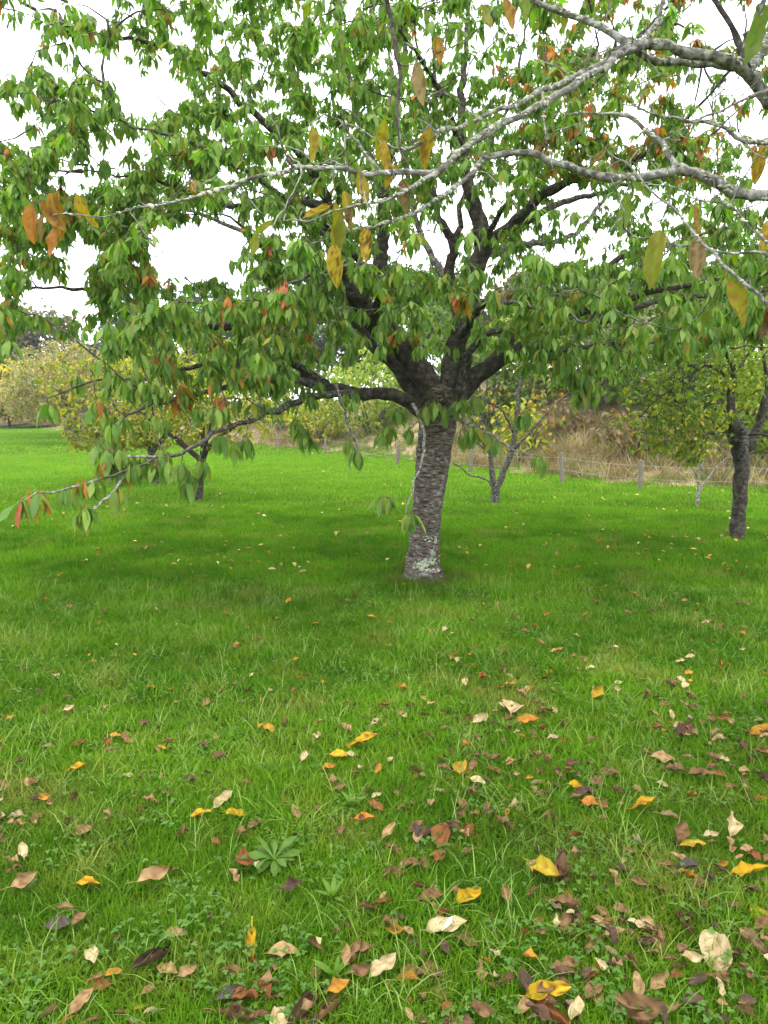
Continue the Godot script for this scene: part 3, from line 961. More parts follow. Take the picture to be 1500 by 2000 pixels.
# leaves that hang from it: x, y of the base, lean of the tip (degrees from straight down, to the right positive), length, depth, colour, phase of its curl
const HANGING := [
	[98, 376, 8, 85, 1.9, "amber"], [80, 395, 38, 70, 1.9, "amber"], [88, 415, -12, 62, 1.9, "tan"], [148, 378, 28, 70, 1.9, "gold"], [115, 372, -18, 62, 1.9, "amber"], [112, 442, -10, 62, 1.9, "orange"], [62, 400, -5, 70, 1.88, "orange"],
	[612, 245, -8, 75, 2.0, "lime"], [752, 232, -12, 72, 2.05, "lime"], [748, 275, 8, 65, 2.05, "gold"], [778, 322, -30, 50, 2.05, "gold"], [842, 248, -12, 75, 2.1, "gold"], [826, 262, 6, 42, 2.1, "lime"], [812, 122, 12, 92, 2.1, "tan"], [852, 72, 4, 62, 2.12, "amber"], [988, -10, 2, 72, 2.2, "amber"], [1022, -15, 6, 60, 2.2, "green"],
	[700, 336, 6, 68, 2.0, "lime"], [672, 372, 12, 60, 1.97, "lime"], [655, 397, -3, 88, 1.96, "lime"], [664, 415, -8, 85, 1.95, "olive"], [652, 475, 4, 82, 1.94, "spot"], [682, 405, 4, 45, 1.97, "tan"], [645, 402, -58, 58, 1.96, "gold"], [711, 442, 2, 78, 1.96, "spot"], [785, 350, 8, 62, 2.05, "pink"], [792, 352, -8, 50, 2.05, "tan"],
	[918, 226, -8, 54, 2.12, "green"], [1190, 302, 20, 42, 2.15, "brown"], [1183, 292, -48, 38, 2.15, "tan"], [1355, 398, 2, 68, 2.05, "amber"], [1288, 450, -10, 105, 2.0, "olive"], [1362, 462, -4, 88, 2.02, "tan"], [1225, 375, -8, 85, 2.08, "green"], [1420, 545, 22, 95, 1.95, "lime"], [1505, 590, -8, 70, 1.9, "brown"], [1496, 600, 30, 60, 1.9, "rust"], [1486, 290, -2, 62, 2.25, "gold"], [1488, 5, -18, 125, 2.3, "green"], [1500, 430, -10, 60, 2.1, "gold"], [1235, 355, 45, 45, 2.1, "green"], [940, 8, 12, 60, 2.3, "olive"], [1105, 18, -4, 42, 2.35, "olive"], [790, 100, -3, 55, 2.15, "green"], [500, 455, -15, 45, 2.0, "olive"], [530, 432, -55, 40, 1.97, "olive"],
]

func tone(called: String) -> Array:      # colour and the colour of its blotches
	match called:
		"amber": return [Color(0.36, 0.19, 0.03), Color(0.24, 0.10, 0.03)]
		"gold": return [Color(0.42, 0.27, 0.02), Color(0.25, 0.12, 0.03)]
		"lime": return [Color(0.32, 0.27, 0.025), Color(0.30, 0.14, 0.03)]
		"olive": return [Color(0.24, 0.25, 0.03), Color(0.26, 0.20, 0.04)]
		"spot": return [Color(0.42, 0.28, 0.02), Color(0.12, 0.05, 0.015)]
		"tan": return [Color(0.30, 0.20, 0.10), Color(0.17, 0.10, 0.045)]
		"pink": return [Color(0.25, 0.16, 0.095), Color(0.18, 0.11, 0.06)]
		"orange": return [Color(0.44, 0.16, 0.04), Color(0.30, 0.14, 0.03)]
		"brown": return [Color(0.17, 0.102, 0.05), Color(0.085, 0.048, 0.025)]
		"rust": return [Color(0.20, 0.08, 0.03), Color(0.11, 0.05, 0.025)]
		"green": return [Color(0.14, 0.22, 0.035), Color(0.22, 0.24, 0.04)]
		"dark": return [Color(0.06, 0.042, 0.032), Color(0.10, 0.062, 0.04)]
		"slate": return [Color(0.072, 0.066, 0.058), Color(0.05, 0.036, 0.026)]
		"cream": return [Color(0.42, 0.34, 0.19), Color(0.27, 0.19, 0.09)]
		"plum": return [Color(0.12, 0.07, 0.045), Color(0.07, 0.042, 0.028)]
		"yellow": return [Color(0.42, 0.26, 0.015), Color(0.24, 0.11, 0.02)]
	return [Color(0.3, 0.2, 0.1), Color(0.2, 0.12, 0.06)]

func near_tree() -> void:
	rng.seed = 202
	var base := Vector3(2.55, 0, -2.75)
	var root := thing("lichen_tree", "lichen-covered grey branches with a few yellow leaves reaching in from upper right", "tree", base)
	var sh := Shape.new()
	var top := at(1800, 580, 3.0)
	var tr := smooth([Vector4(base.x, -0.05, base.z, 0.21), Vector4(base.x, 0.2, base.z, 0.155), Vector4(base.x - 0.02, 0.9, base.z - 0.05, 0.135), Vector4(top.x + 0.1, 1.7, top.z + 0.1, 0.13), Vector4(top.x, top.y, top.z, 0.11), Vector4(top.x + 0.3, top.y + 1.2, top.z - 0.1, 0.08), Vector4(top.x + 0.9, top.y + 2.4, top.z, 0.03)], 0.06, 0.02)
	tube(sh, tr.p, tr.r, 20, 0.12)
	put("trunk", sh.mesh(), bark_lichen, root)
	var limbs := []
	var spots := []
	for a in NEAR:
		var l := smooth(limb_from(a, K * 0.82), 0.025, 0.02)
		for i in l.r.size():
			l.r[i] *= 1.0 + 0.25 * fn.get_noise_1d(i * 14.0 + a[2])
		limbs.append(l)
		var s := Shape.new()
		tube(s, l.p, l.r, 12 if a[0] > 6 else 8, 0.22)
		var dark: bool = a[2] == 745 and a[3] == -60 or a[2] == 1460
		put(child_name(root, "limb"), s.mesh(), bark_dark if dark else bark_lichen, root)
		if a[0] > 6 and not dark:
			spots.append([l, 0.0, 1.0, PI / 2 + 0.7, 1.6, int(l.p.size() * 5.0)])
		elif not dark:
			spots.append([l, 0.0, 1.0, PI / 2, 3.0, int(l.p.size() * 1.6)])
	crust(root, spots, 0.0052, [Color(0.40, 0.41, 0.31), Color(0.30, 0.32, 0.22), Color(0.48, 0.48, 0.40), Color(0.22, 0.23, 0.15)], -0.02)
	# short side twigs
	var ends := PackedVector3Array()
	for l in limbs:
		for n in int(l.p.size() * 0.5):
			var q: Vector3 = l.p[rng.randi_range(2, l.p.size() - 1)]
			ends.append(q + Vector3(rr(-1, 1), rr(-0.6, 1.0), rr(-0.6, 0.6)).normalized() * (rr(0.02, 0.28) if n % 2 else rr(0.022, 0.05)))
	var twigs := grow(limbs, ends, 0.0021, 0.0, 0.03)
	put("twigs", twig_mesh(twigs, 0.0012, 6), bark_lichen, root).set_meta("kind", "stuff")
	# unseen crown overhead and behind, its leaves added to shade the near lawn
	var high := []
	for e in [[0.2, 4.2, -2.2], [0.6, 4.6, -0.6], [-0.9, 4.4, -0.8], [1.2, 4.8, 0.8], [-0.4, 4.5, 1.4], [-2.2, 4.6, -1.6], [3.6, 4.6, -1.0], [2.6, 4.9, 0.8]]:
		var l := smooth([Vector4(base.x - 0.4, 2.3, base.z + 0.1, 0.07), Vector4(lerpf(base.x, e[0], 0.45), lerpf(2.4, e[1], 0.75), lerpf(base.z, e[2], 0.45), 0.045), Vector4(e[0], e[1], e[2], 0.012)], 0.1, 0.04)
		high.append(l)
		var s := Shape.new()
		tube(s, l.p, l.r, 9, 0.2)
		put(child_name(root, "limb"), s.mesh(), bark_lichen, root)
	var over := PackedVector3Array()
	while over.size() < 800:
		var q := in_blob([Vector3(0.5, 4.6, -0.4), Vector3(4.2, 1.1, 3.0)])
		if q.y > 3.75 and seen_at(q).y < -180 or q.z > 0.3:
			over.append(q)
	put("unseen_twigs", twig_mesh(grow(high, over, 0.0026), 0.0017, 4), bark_lichen, root).set_meta("kind", "stuff")
	var crown := []
	for q in over:
		spur(crown, q, Vector3.ZERO, 6, 0.12, 0.0, 20, 85)
	var ct := []
	var cc := []
	for l in crown:
		ct.append(l[0])
		cc.append(jitter(mixc(Color(0.2, 0.26, 0.04), Color(0.38, 0.28, 0.03), l[1]), 0.2))
	many("foliage", leaf_shape({"w": 0.19}, 5, 1).mesh(), leaf_mat, ct, cc, root)  # leaf canopy out of view, put there to shade the foreground
	# hanging leaves
	for k in HANGING.size():
		var h: Array = HANGING[k]
		var d: float = h[4]
		var t := tone(h[5])
		var lean := deg_to_rad(h[2])
		var p := at(h[0], h[1], d)
		var dir := Vector3(sin(lean), -cos(lean), rr(-0.25, 0.25))
		var f := {"w": rr(0.16, 0.205), "fold": rr(0.1, 0.45), "bend": rr(-0.5, 0.6), "wave": rr(0.08, 0.2), "curl": rr(0.2, 0.9), "crumple": 0.12, "full": 0.72, "stalk": 0.0, "a": t[0], "b": t[1], "spots": rr(0.3, 0.75), "twist": rr(-0.5, 0.5), "phase": k * 2.3}
		var size: float = h[3] * K * d * 1.05
		var face := Vector3(rr(-0.7, 0.7), 0.25, 1.0)
		var shp := leaf_shape(f, 14, 3)
		# the stalk rises to the nearest twig
		var tf := pointing(p, dir, face, size)
		var up := PackedVector3Array()
		var best := 1e9
		var near := p + Vector3.UP * 0.04
		for l in limbs:
			for i in range(0, l.p.size(), 2):
				var e: float = l.p[i].distance_squared_to(p + Vector3(0, 0.03, 0))
				if e < best:
					best = e
					near = l.p[i]
		for tw in twigs:
			if tw.p.size():
				var e: float = tw.p[tw.p.size() - 1].distance_squared_to(p + Vector3(0, 0.03, 0))
				if e < best:
					best = e
					near = tw.p[tw.p.size() - 1]
		var inv := tf.affine_inverse()
		for i in 7:
			up.append(inv * near.bezier_interpolate(near.lerp(p, 0.35) + Vector3.UP * 0.015, p - dir * 0.03, p, i / 6.0))
		var at0 := shp.v.size()
		var rad := PackedFloat32Array()
		rad.resize(7)
		rad.fill(0.0009 / size)
		shp.normals()
		tube(shp, up, rad, 4)
		while shp.c.size() < shp.v.size():
			shp.c.append(t[0] * 0.8)
		var o := MeshInstance3D.new()
		o.name = child_name(root, "leaf")
		o.mesh = shp.mesh()
		o.material_override = leaf_mat
		o.transform = Transform3D(tf.basis, tf.origin - base)
		root.add_child(o, true)


# ---------------------------------------------------------------- smaller orchard trees
# limbs given as arrays of [x, y, z, r]; blobs [centre, radii, share]; builds trunk, limbs, twigs and foliage
func orchard_tree(called: String, label: String, group: String, base: Vector3, stems: Array, blobs: Array, spots_n: int, per: int, leaf: float, cols: Array, mat: Material, gap_noise := -0.1, droop := 30.0, twig_r := 0.0028, bare := 0, trunk_sides := 14) -> Node3D:
	var root := thing(called, label, "tree", base, group)
	var limbs := []
	for i in stems.size():
		var raw := []
		for q in stems[i]:
			raw.append(Vector4(base.x + q[0], base.y + q[1], base.z + q[2], q[3]))
		var l := smooth(raw, 0.08, 0.03)
		l["from"] = 0.5 if i == 0 else 0.15
		limbs.append(l)
		var sh := Shape.new()
		tube(sh, l.p, l.r, trunk_sides if i == 0 else 8, 0.18)
		put("trunk" if i == 0 else child_name(root, "limb"), sh.mesh(), mat, root)
	var spots := PackedVector3Array()
	var tries := 0
	while spots.size() < spots_n + bare and tries < 40000:
		tries += 1
		var b: Array = blobs[rng.randi() % blobs.size()]
		var q := in_blob([base + b[0], b[1]])
		if fn.get_noise_3dv(q * 7.0) > gap_noise and q.y > 0.3:
			spots.append(q)
	var twigs := grow(limbs, spots, twig_r, 0.1, 0.14)
	put("twigs", twig_mesh(twigs, twig_r * 0.6, 4), mat, root).set_meta("kind", "stuff")
	var leaves := []
	for i in spots_n:
		spur(leaves, spots[i], Vector3.ZERO, per, leaf, 0.0, droop - 25, droop + 40)
		if spots.size() > i and per > 3:
			for k in per / 3:
				leaves[leaves.size() - 1 - k][0].origin += rv() * leaf * 1.2
	var tf := []
	var cc := []
	for l in leaves:
		tf.append(l[0])
		var c: Color = cols[int(l[1] * cols.size()) % cols.size()]
		var patch := fn.get_noise_3dv(l[0].origin * 3.0)
		cc.append(jitter(c, 0.2) * (1.0 + 0.35 * patch))
	many("foliage", leaf_shape({"w": 0.3, "fold": 0.2, "bend": 0.4, "stalk": 0.0}, 3, 1).mesh(), leaf_mat, tf, cc, root)
	return root

func small_trees() -> void:
	rng.seed = 303
	var g := "small fruit trees on the lawn"
	# the little yellow-green tree left of the cherry
	var yg := [Color(0.36, 0.36, 0.04), Color(0.42, 0.37, 0.035), Color(0.26, 0.31, 0.04), Color(0.45, 0.34, 0.03), Color(0.2, 0.26, 0.04)]
	var b := gp(385, 978)
	orchard_tree("apple_tree", "small leaning fruit tree with dark stem and yellow-green leaves left of the cherry", g, b,
		[[[0, -0.05, 0, 0.10], [0.01, 0.1, 0, 0.085], [0.06, 0.45, 0, 0.075], [0.12, 0.78, 0, 0.075]], [[0.1, 0.7, 0, 0.055], [-0.25, 1.05, 0.1, 0.04], [-0.8, 1.5, 0.2, 0.025], [-1.3, 2.0, 0.1, 0.012]], [[0.12, 0.75, 0, 0.05], [0.4, 1.1, 0.1, 0.04], [0.8, 1.35, 0, 0.025], [1.3, 1.7, -0.1, 0.012]], [[0.12, 0.75, 0, 0.05], [0.1, 1.3, -0.2, 0.035], [-0.05, 2.0, -0.3, 0.02], [-0.2, 2.7, -0.3, 0.01]], [[0.1, 0.72, 0, 0.04], [0.3, 1.0, 0.5, 0.03], [0.5, 1.4, 0.9, 0.015]]],
		[[Vector3(-0.7, 1.75, 0), Vector3(1.15, 0.8, 1.0)], [Vector3(0.6, 1.6, 0), Vector3(1.1, 0.75, 1.0)], [Vector3(-0.2, 2.3, 0), Vector3(1.2, 0.75, 1.0)]], 620, 9, 0.08, yg, bark_dark, -0.15)
	b = gp(302, 948)
	orchard_tree("apple_tree", "yellow-leaved forked fruit tree behind the small leaning tree on the left", g, b,
		[[[0, -0.05, 0, 0.11], [0, 0.15, 0, 0.09], [-0.02, 0.5, 0, 0.085], [-0.03, 0.75, 0, 0.08]], [[-0.03, 0.7, 0, 0.06], [-0.4, 1.2, 0, 0.045], [-0.9, 1.9, 0.1, 0.02], [-1.3, 2.6, 0.1, 0.01]], [[-0.03, 0.7, 0, 0.06], [0.35, 1.15, 0, 0.045], [0.8, 1.7, 0, 0.02], [1.2, 2.3, 0, 0.01]], [[-0.03, 0.75, 0, 0.05], [-0.1, 1.5, -0.3, 0.03], [-0.2, 2.8, -0.4, 0.012]]],
		[[Vector3(-1.1, 2.0, 0), Vector3(1.35, 1.0, 1.1)], [Vector3(0.1, 2.3, 0), Vector3(1.4, 1.0, 1.2)], [Vector3(-0.9, 1.2, 0), Vector3(1.0, 0.55, 0.9)], [Vector3(0.3, 1.3, 0), Vector3(1.2, 0.5, 0.9)]], 900, 10, 0.095, [Color(0.34, 0.33, 0.04), Color(0.38, 0.32, 0.04), Color(0.27, 0.29, 0.04), Color(0.2, 0.24, 0.04), Color(0.4, 0.24, 0.05)], bark_grey, -0.1)
	# the row far left: lichen-grown stems, twiggy brownish crowns
	var brown := [Color(0.34, 0.28, 0.10), Color(0.38, 0.30, 0.09), Color(0.27, 0.26, 0.10), Color(0.40, 0.27, 0.09), Color(0.22, 0.23, 0.09), Color(0.34, 0.24, 0.15)]
	var rows := [[166, 869, "lichen-spotted old fruit tree, nearest of the far row on the left", 1.0], [147, 857, "dark-stemmed old fruit tree, second of the far row on the left", 1.1], [133, 850, "old fruit tree partly hidden, third of the far row on the left", 1.1], [66, 833, "old fruit tree with drooping tan crown at the far end of the lawn", 1.5]]
	for k in rows.size():
		var r: Array = rows[k]
		b = gp(r[0], r[1])
		var s: float = r[3]
		var blobs := [[Vector3(-0.4, 3.2, 0) * s, Vector3(2.6, 1.7, 2.4) * s], [Vector3(0.9, 2.5, 0) * s, Vector3(1.8, 1.3, 1.8) * s], [Vector3(-1.9, 2.2, 0) * s, Vector3(1.9, 1.2, 1.8) * s]]
		orchard_tree("old_fruit_tree", r[2], "old fruit trees in a row far left", b,
			[[[0, -0.1, 0, 0.24 * s], [0, 0.3, 0, 0.2 * s], [0.03, 0.9, 0, 0.17 * s], [0, 1.4 * s, 0, 0.17 * s]], [[0, 1.3 * s, 0, 0.12 * s], [-0.9 * s, 2.2 * s, 0.2, 0.07 * s], [-2.0 * s, 3.0 * s, 0.2, 0.03]], [[0, 1.3 * s, 0, 0.12 * s], [0.7 * s, 2.2 * s, 0, 0.07 * s], [1.5 * s, 3.2 * s, 0, 0.03]], [[0, 1.3 * s, 0, 0.1 * s], [-0.1 * s, 2.6 * s, -0.4, 0.06 * s], [-0.3 * s, 4.3 * s, -0.4, 0.02]]],
			blobs, 760 if k < 2 else 620, 10, 0.16 * s, brown if k < 3 else [Color(0.28, 0.2, 0.05), Color(0.3, 0.24, 0.05), Color(0.22, 0.17, 0.06)], bark_lichen if k == 0 else bark_grey, -0.2, 20.0, 0.006, 150)
	# two-stemmed young cherry right of the trunk
	b = gp(967, 983)
	orchard_tree("young_cherry", "young two-stemmed cherry with sparse orange and yellow leaves right of the big trunk", g, b,
		[[[0, -0.05, 0, 0.085], [0, 0.08, 0, 0.075], [0.0, 0.28, 0, 0.07], [0.03, 0.36, 0, 0.07]], [[0.0, 0.28, 0, 0.06], [-0.06, 0.5, 0, 0.05], [-0.1, 0.85, 0, 0.042], [-0.22, 1.25, 0.05, 0.03], [-0.5, 1.9, 0.1, 0.012]], [[0.03, 0.3, 0, 0.062], [0.14, 0.55, 0, 0.055], [0.28, 0.95, 0, 0.05], [0.33, 1.4, 0, 0.04], [0.36, 1.9, -0.05, 0.025], [0.45, 2.6, -0.1, 0.01]], [[0.27, 0.9, 0, 0.03], [0.55, 1.2, 0, 0.022], [0.9, 1.6, 0, 0.014], [1.3, 2.0, 0.05, 0.006]], [[-0.02, 0.25, 0.02, 0.022], [-0.18, 0.42, 0.1, 0.018], [-0.45, 0.5, 0.1, 0.014], [-0.75, 0.72, 0.1, 0.007]], [[0.3, 1.2, 0, 0.03], [0.05, 1.6, 0.1, 0.016], [-0.2, 1.75, 0.1, 0.008]], [[-0.1, 0.85, 0, 0.02], [-0.5, 1.2, 0.2, 0.012], [-0.8, 1.7, 0.2, 0.006]]],
		[[Vector3(0.1, 1.9, 0), Vector3(1.0, 0.8, 0.8)], [Vector3(0.8, 1.5, 0), Vector3(0.6, 0.7, 0.6)], [Vector3(-0.4, 1.5, 0), Vector3(0.6, 0.7, 0.6)]], 95, 3, 0.085, [Color(0.42, 0.15, 0.04), Color(0.38, 0.28, 0.03), Color(0.3, 0.28, 0.04), Color(0.18, 0.22, 0.04), Color(0.44, 0.17, 0.08)], bark_grey, -0.3, 50.0, 0.0026, 90)
	# thick-stemmed tree on the right
	b = gp(1438, 1057)
	var root := orchard_tree("apple_tree", "thick-stemmed old apple tree with a sawn stub and twiggy yellow-green crown at right", g, b,
		[[[0.0, -0.05, 0, 0.115], [0.0, 0.08, 0, 0.092], [0.005, 0.4, 0, 0.079], [0.0, 0.85, 0, 0.082], [-0.03, 1.15, 0, 0.095], [-0.09, 1.32, 0.02, 0.10], [-0.13, 1.42, 0.03, 0.085]], [[0.02, 1.08, 0, 0.06], [0.10, 1.2, 0, 0.065], [0.19, 1.42, 0, 0.05], [0.24, 1.7, 0, 0.05], [0.42, 1.95, 0, 0.045], [0.8, 2.5, 0, 0.03]], [[0.22, 1.6, 0, 0.03], [0.26, 1.95, -0.05, 0.025], [0.2, 2.4, -0.1, 0.015], [0.1, 2.9, -0.1, 0.006]], [[-0.1, 1.38, 0, 0.055], [-0.12, 1.7, -0.1, 0.05], [-0.12, 2.1, -0.15, 0.035], [-0.3, 2.35, -0.1, 0.02], [-0.7, 2.4, 0, 0.012], [-1.1, 2.25, 0.1, 0.006]], [[-0.1, 1.9, -0.1, 0.025], [-0.5, 2.1, 0.1, 0.018], [-0.9, 1.9, 0.2, 0.012], [-1.35, 1.5, 0.2, 0.006]], [[-0.02, 1.3, 0.05, 0.014], [0.15, 1.3, 0.3, 0.012], [0.4, 1.1, 0.6, 0.01], [0.75, 0.85, 0.9, 0.006]], [[-0.12, 2.0, -0.1, 0.025], [0.3, 2.4, -0.4, 0.015], [0.8, 2.6, -0.7, 0.006]]],
		[[Vector3(-0.55, 2.0, 0), Vector3(0.75, 0.6, 0.8)], [Vector3(-1.05, 1.55, 0.1), Vector3(0.5, 0.55, 0.6)], [Vector3(0.1, 2.3, -0.2), Vector3(0.9, 0.5, 0.8)], [Vector3(-0.7, 1.35, 0.1), Vector3(0.5, 0.4, 0.5)], [Vector3(0.5, 2.2, -0.4), Vector3(0.8, 0.6, 0.7)]], 900, 6, 0.062, [Color(0.17, 0.25, 0.04), Color(0.28, 0.33, 0.04), Color(0.22, 0.28, 0.04), Color(0.42, 0.37, 0.03), Color(0.15, 0.2, 0.05)], bark_dark, -0.05, 35.0, 0.0024, 220, 24)
	var stub := smooth([Vector4(b.x - 0.03, 1.02, b.z + 0.05, 0.05), Vector4(b.x - 0.045, 1.15, b.z + 0.115, 0.055), Vector4(b.x - 0.05, 1.27, b.z + 0.13, 0.052), Vector4(b.x - 0.05, 1.37, b.z + 0.13, 0.045)], 0.02, 0.006)
	var s2 := Shape.new()
	tube(s2, stub.p, stub.r, 14, 0.2)
	put("sawn_stub", s2.mesh(), bark_grey, root)
	# sapling
	b = gp(1362, 991)
	orchard_tree("sapling", "tiny bare sapling with a few yellow leaves left of the thick-stemmed apple tree", g, b,
		[[[0, -0.03, 0, 0.035], [0.0, 0.1, 0, 0.03], [0.01, 0.3, 0, 0.028]], [[0.01, 0.25, 0, 0.02], [-0.02, 0.5, 0, 0.016], [0.0, 0.8, 0, 0.01], [-0.08, 1.1, 0, 0.004]], [[0.01, 0.25, 0, 0.02], [0.12, 0.45, 0, 0.016], [0.3, 0.7, 0, 0.009], [0.5, 0.85, 0, 0.004]], [[0, 0.5, 0, 0.01], [-0.2, 0.75, 0, 0.007], [-0.35, 1.0, 0, 0.003]], [[0, 0.6, 0, 0.01], [0.15, 0.9, 0, 0.007], [0.25, 1.1, 0, 0.003]]],
		[[Vector3(0.0, 0.95, 0), Vector3(0.35, 0.22, 0.3)]], 34, 3, 0.07, [Color(0.4, 0.33, 0.06), Color(0.34, 0.31, 0.05), Color(0.42, 0.3, 0.03)], bark_lichen, -0.4, 30.0, 0.0026, 30)


# ---------------------------------------------------------------- shrubs on the bank, dry grass
func shrub(called: String, label: String, group: String, category: String, p: Vector3, w: float, h: float, n: int, leaf: float, cols: Array, per := 7, bare := 0, mat: Material = null) -> void:
	var root := thing(called, label, category, p, group)
	var limbs := []
	for k in 6:
		var a := TAU * k / 6 + rr(-0.4, 0.4)
		var raw := [Vector4(p.x + cos(a) * 0.1, p.y - 0.1, p.z + sin(a) * 0.1, 0.02 + 0.008 * h), Vector4(p.x + cos(a) * w * 0.2, p.y + h * 0.35, p.z + sin(a) * w * 0.2, 0.014 + 0.005 * h), Vector4(p.x + cos(a) * w * 0.45, p.y + h * 0.75, p.z + sin(a) * w * 0.4, 0.008)]
		var l := smooth(raw, 0.2, 0.05)
		l["from"] = 0.15
		limbs.append(l)
		var sh := Shape.new()
		tube(sh, l.p, l.r, 6)
		put(child_name(root, "stem"), sh.mesh(), mat if mat else bark_grey, root)
	var spots := PackedVector3Array()
	var tries := 0
	while spots.size() < n + bare and tries < 20000:
		tries += 1
		var q := rv()
		if q.length() > 1 or q.length() < 0.4:
			continue
		q = p + Vector3(0, h * 0.52, 0) + q * Vector3(w * 0.5, h * 0.5, w * 0.45)
		if fn.get_noise_3dv(q * (6.0 / maxf(1.0, h * 0.4))) > -0.12:
			spots.append(q)
	var twigs := grow(limbs, spots, 0.0035, 0.08, 0.25)
	put("twigs", twig_mesh(twigs, 0.002 * maxf(1, h * 0.3), 4), mat if mat else bark_grey, root).set_meta("kind", "stuff")
	var leaves := []
	for i in mini(n, spots.size()):
		spur(leaves, spots[i], Vector3.ZERO, per, leaf, 0.0, 0, 60)
		for k in per:
			leaves[leaves.size() - 1 - k][0].origin += rv() * leaf * 1.4
	var tf := []
	var cc := []
	for l in leaves:
		tf.append(l[0])
		cc.append(jitter(cols[int(l[1] * cols.size()) % cols.size()], 0.2) * (1.0 + 0.4 * fn.get_noise_3dv(l[0].origin * 2.5)))
	many("foliage", leaf_shape({"w": 0.32, "fold": 0.2, "bend": 0.4, "stalk": 0.0}, 3, 1).mesh(), leaf_mat, tf, cc, root)

func on_ground(px: float, d: float) -> Vector3:
	var q := at(px, 850, d)
	q.y = height(q.x, q.z)
	return q

func bank_plants() -> void:
	rng.seed = 404
	var green := [Color(0.1, 0.16, 0.03), Color(0.14, 0.2, 0.03), Color(0.08, 0.13, 0.03)]
	var bright := [Color(0.27, 0.34, 0.04), Color(0.21, 0.29, 0.04), Color(0.34, 0.36, 0.04)]
	var yell := [Color(0.46, 0.4, 0.03), Color(0.4, 0.37, 0.04), Color(0.28, 0.3, 0.04)]
	var greyg := [Color(0.11, 0.13, 0.07), Color(0.14, 0.15, 0.08), Color(0.16, 0.14, 0.08)]
	var g := "shrubs on the bank behind the fence"
	var brown := [Color(0.2, 0.12, 0.06), Color(0.26, 0.16, 0.08), Color(0.16, 0.15, 0.05)]
	# x, depth, width, height, leaf clusters, colours, label
	var list := [
		[725, 30.0, 4.2, 3.2, 260, bright, "rounded bright green bush behind the fence, left of the big trunk", 0],
		[615, 31.0, 2.5, 2.0, 110, yell, "low yellow bush on the dry bank left of the bright green bush", 0],
		[560, 36.0, 4.0, 4.0, 200, green, "dark green bush behind the dry bank, seen below the crown left of the trunk", 0],
		[940, 23.0, 2.6, 3.4, 150, green, "green bush behind the young two-stemmed cherry", 40],
		[1025, 23.5, 2.8, 3.6, 190, bright, "tall yellow-green bush on the bank right of the young cherry", 30],
		[1075, 25.0, 3.0, 3.0, 150, greyg, "grey-green twiggy bush at the top of the dry slope", 120],
		[1150, 24.0, 2.6, 2.3, 110, green, "low green bush at the crest of the dry slope", 40],
		[1215, 22.0, 2.8, 2.4, 110, greyg, "half-bare grey bush on the crest left of the apple tree", 160],
		[1290, 19.5, 3.2, 2.8, 200, green, "green bush on the bank behind the apple tree's left side", 60],
		[1330, 24.0, 3.4, 4.0, 170, greyg, "tall grey half-bare bush rising behind the apple tree", 200],
		[1400, 18.5, 2.6, 1.9, 150, green, "low dark green bush behind the thick apple stem", 20],
		[1490, 16.5, 2.4, 2.6, 190, bright, "leafy green bush at the right edge behind the fence", 20],
		[1590, 17.5, 3.0, 3.0, 120, green, "green bush partly cut off by the right edge", 20],
		[840, 32.0, 4.0, 4.4, 190, green, "green bush straight behind the big cherry trunk", 30],
		[1105, 20.5, 1.6, 1.3, 30, brown, "low brown bramble clump on the dry slope right of the young cherry", 120],
		[1235, 17.6, 1.8, 1.2, 40, brown, "brown bramble patch on the bank behind the second fence post from right", 140],
		[1180, 21.5, 2.0, 1.7, 60, greyg, "grey-brown twiggy bush halfway up the dry slope", 160],
		[1020, 20.0, 1.7, 1.5, 50, yell, "low yellowing bramble at the left end of the dry slope", 90],
		[475, 40.0, 5.0, 4.6, 200, yell, "yellow-green bush far behind the small leaning fruit tree", 30],
	]
	for s in list:
		shrub("bank_shrub", s[6], g, "shrub", on_ground(s[0], s[1]), s[2], s[3], s[4], 0.13 + 0.003 * s[1], s[5], 8, s[7])
	# dry grass
	var tf := []
	var cc := []
	var n := 0
	while n < 6500:
		var px := rr(-100, 1700)
		var d := rr(13.5, 34.0) if n < 5400 else rr(34, 90)
		var q := at(px, 850, d)
		var s := beyond_fence(q.x, q.z)
		if s < 0.9 or s > 16.0:
			n += 1 if rng.randf() < 0.02 else 0
			continue
		var open := fn.get_noise_2d(q.x * 2.0, q.z * 2.0)
		var green_part := q.x < 1.6 and q.x > -2.5 and s < 5.0
		if s < 2.2 and open < -0.05 and rng.randf() < 0.6:
			n += 1
			continue
		q.y = height(q.x, q.z) - 0.02
		n += 1
		var lean := Basis(Vector3(rr(-1, 1), 0, rr(-1, 1)).normalized(), rr(0.2, 0.9))
		var size := rr(0.6, 1.15) * (0.55 if green_part else 1.0) * (1.0 + maxf(0.0, d - 30.0) * 0.012)
		tf.append(Transform3D((lean * Basis(Vector3.UP, rr(0, TAU))).scaled(Vector3.ONE * size), q))
		var c := mixc(Color(0.26, 0.18, 0.09), Color(0.50, 0.40, 0.24), rng.randf())
		if open > 0.15: c = mixc(c, Color(0.20, 0.12, 0.065), 0.6)
		if green_part: c = mixc(c, Color(0.12, 0.2, 0.03), 0.75)
		elif rng.randf() < 0.12: c = mixc(c, Color(0.14, 0.18, 0.05), 0.7)
		cc.append(jitter(c, 0.12))
	many("dry_grass", tuft_shape(24, 0.7, 0.2, 0.013, 1.7).mesh(), blade_mat, tf, cc)


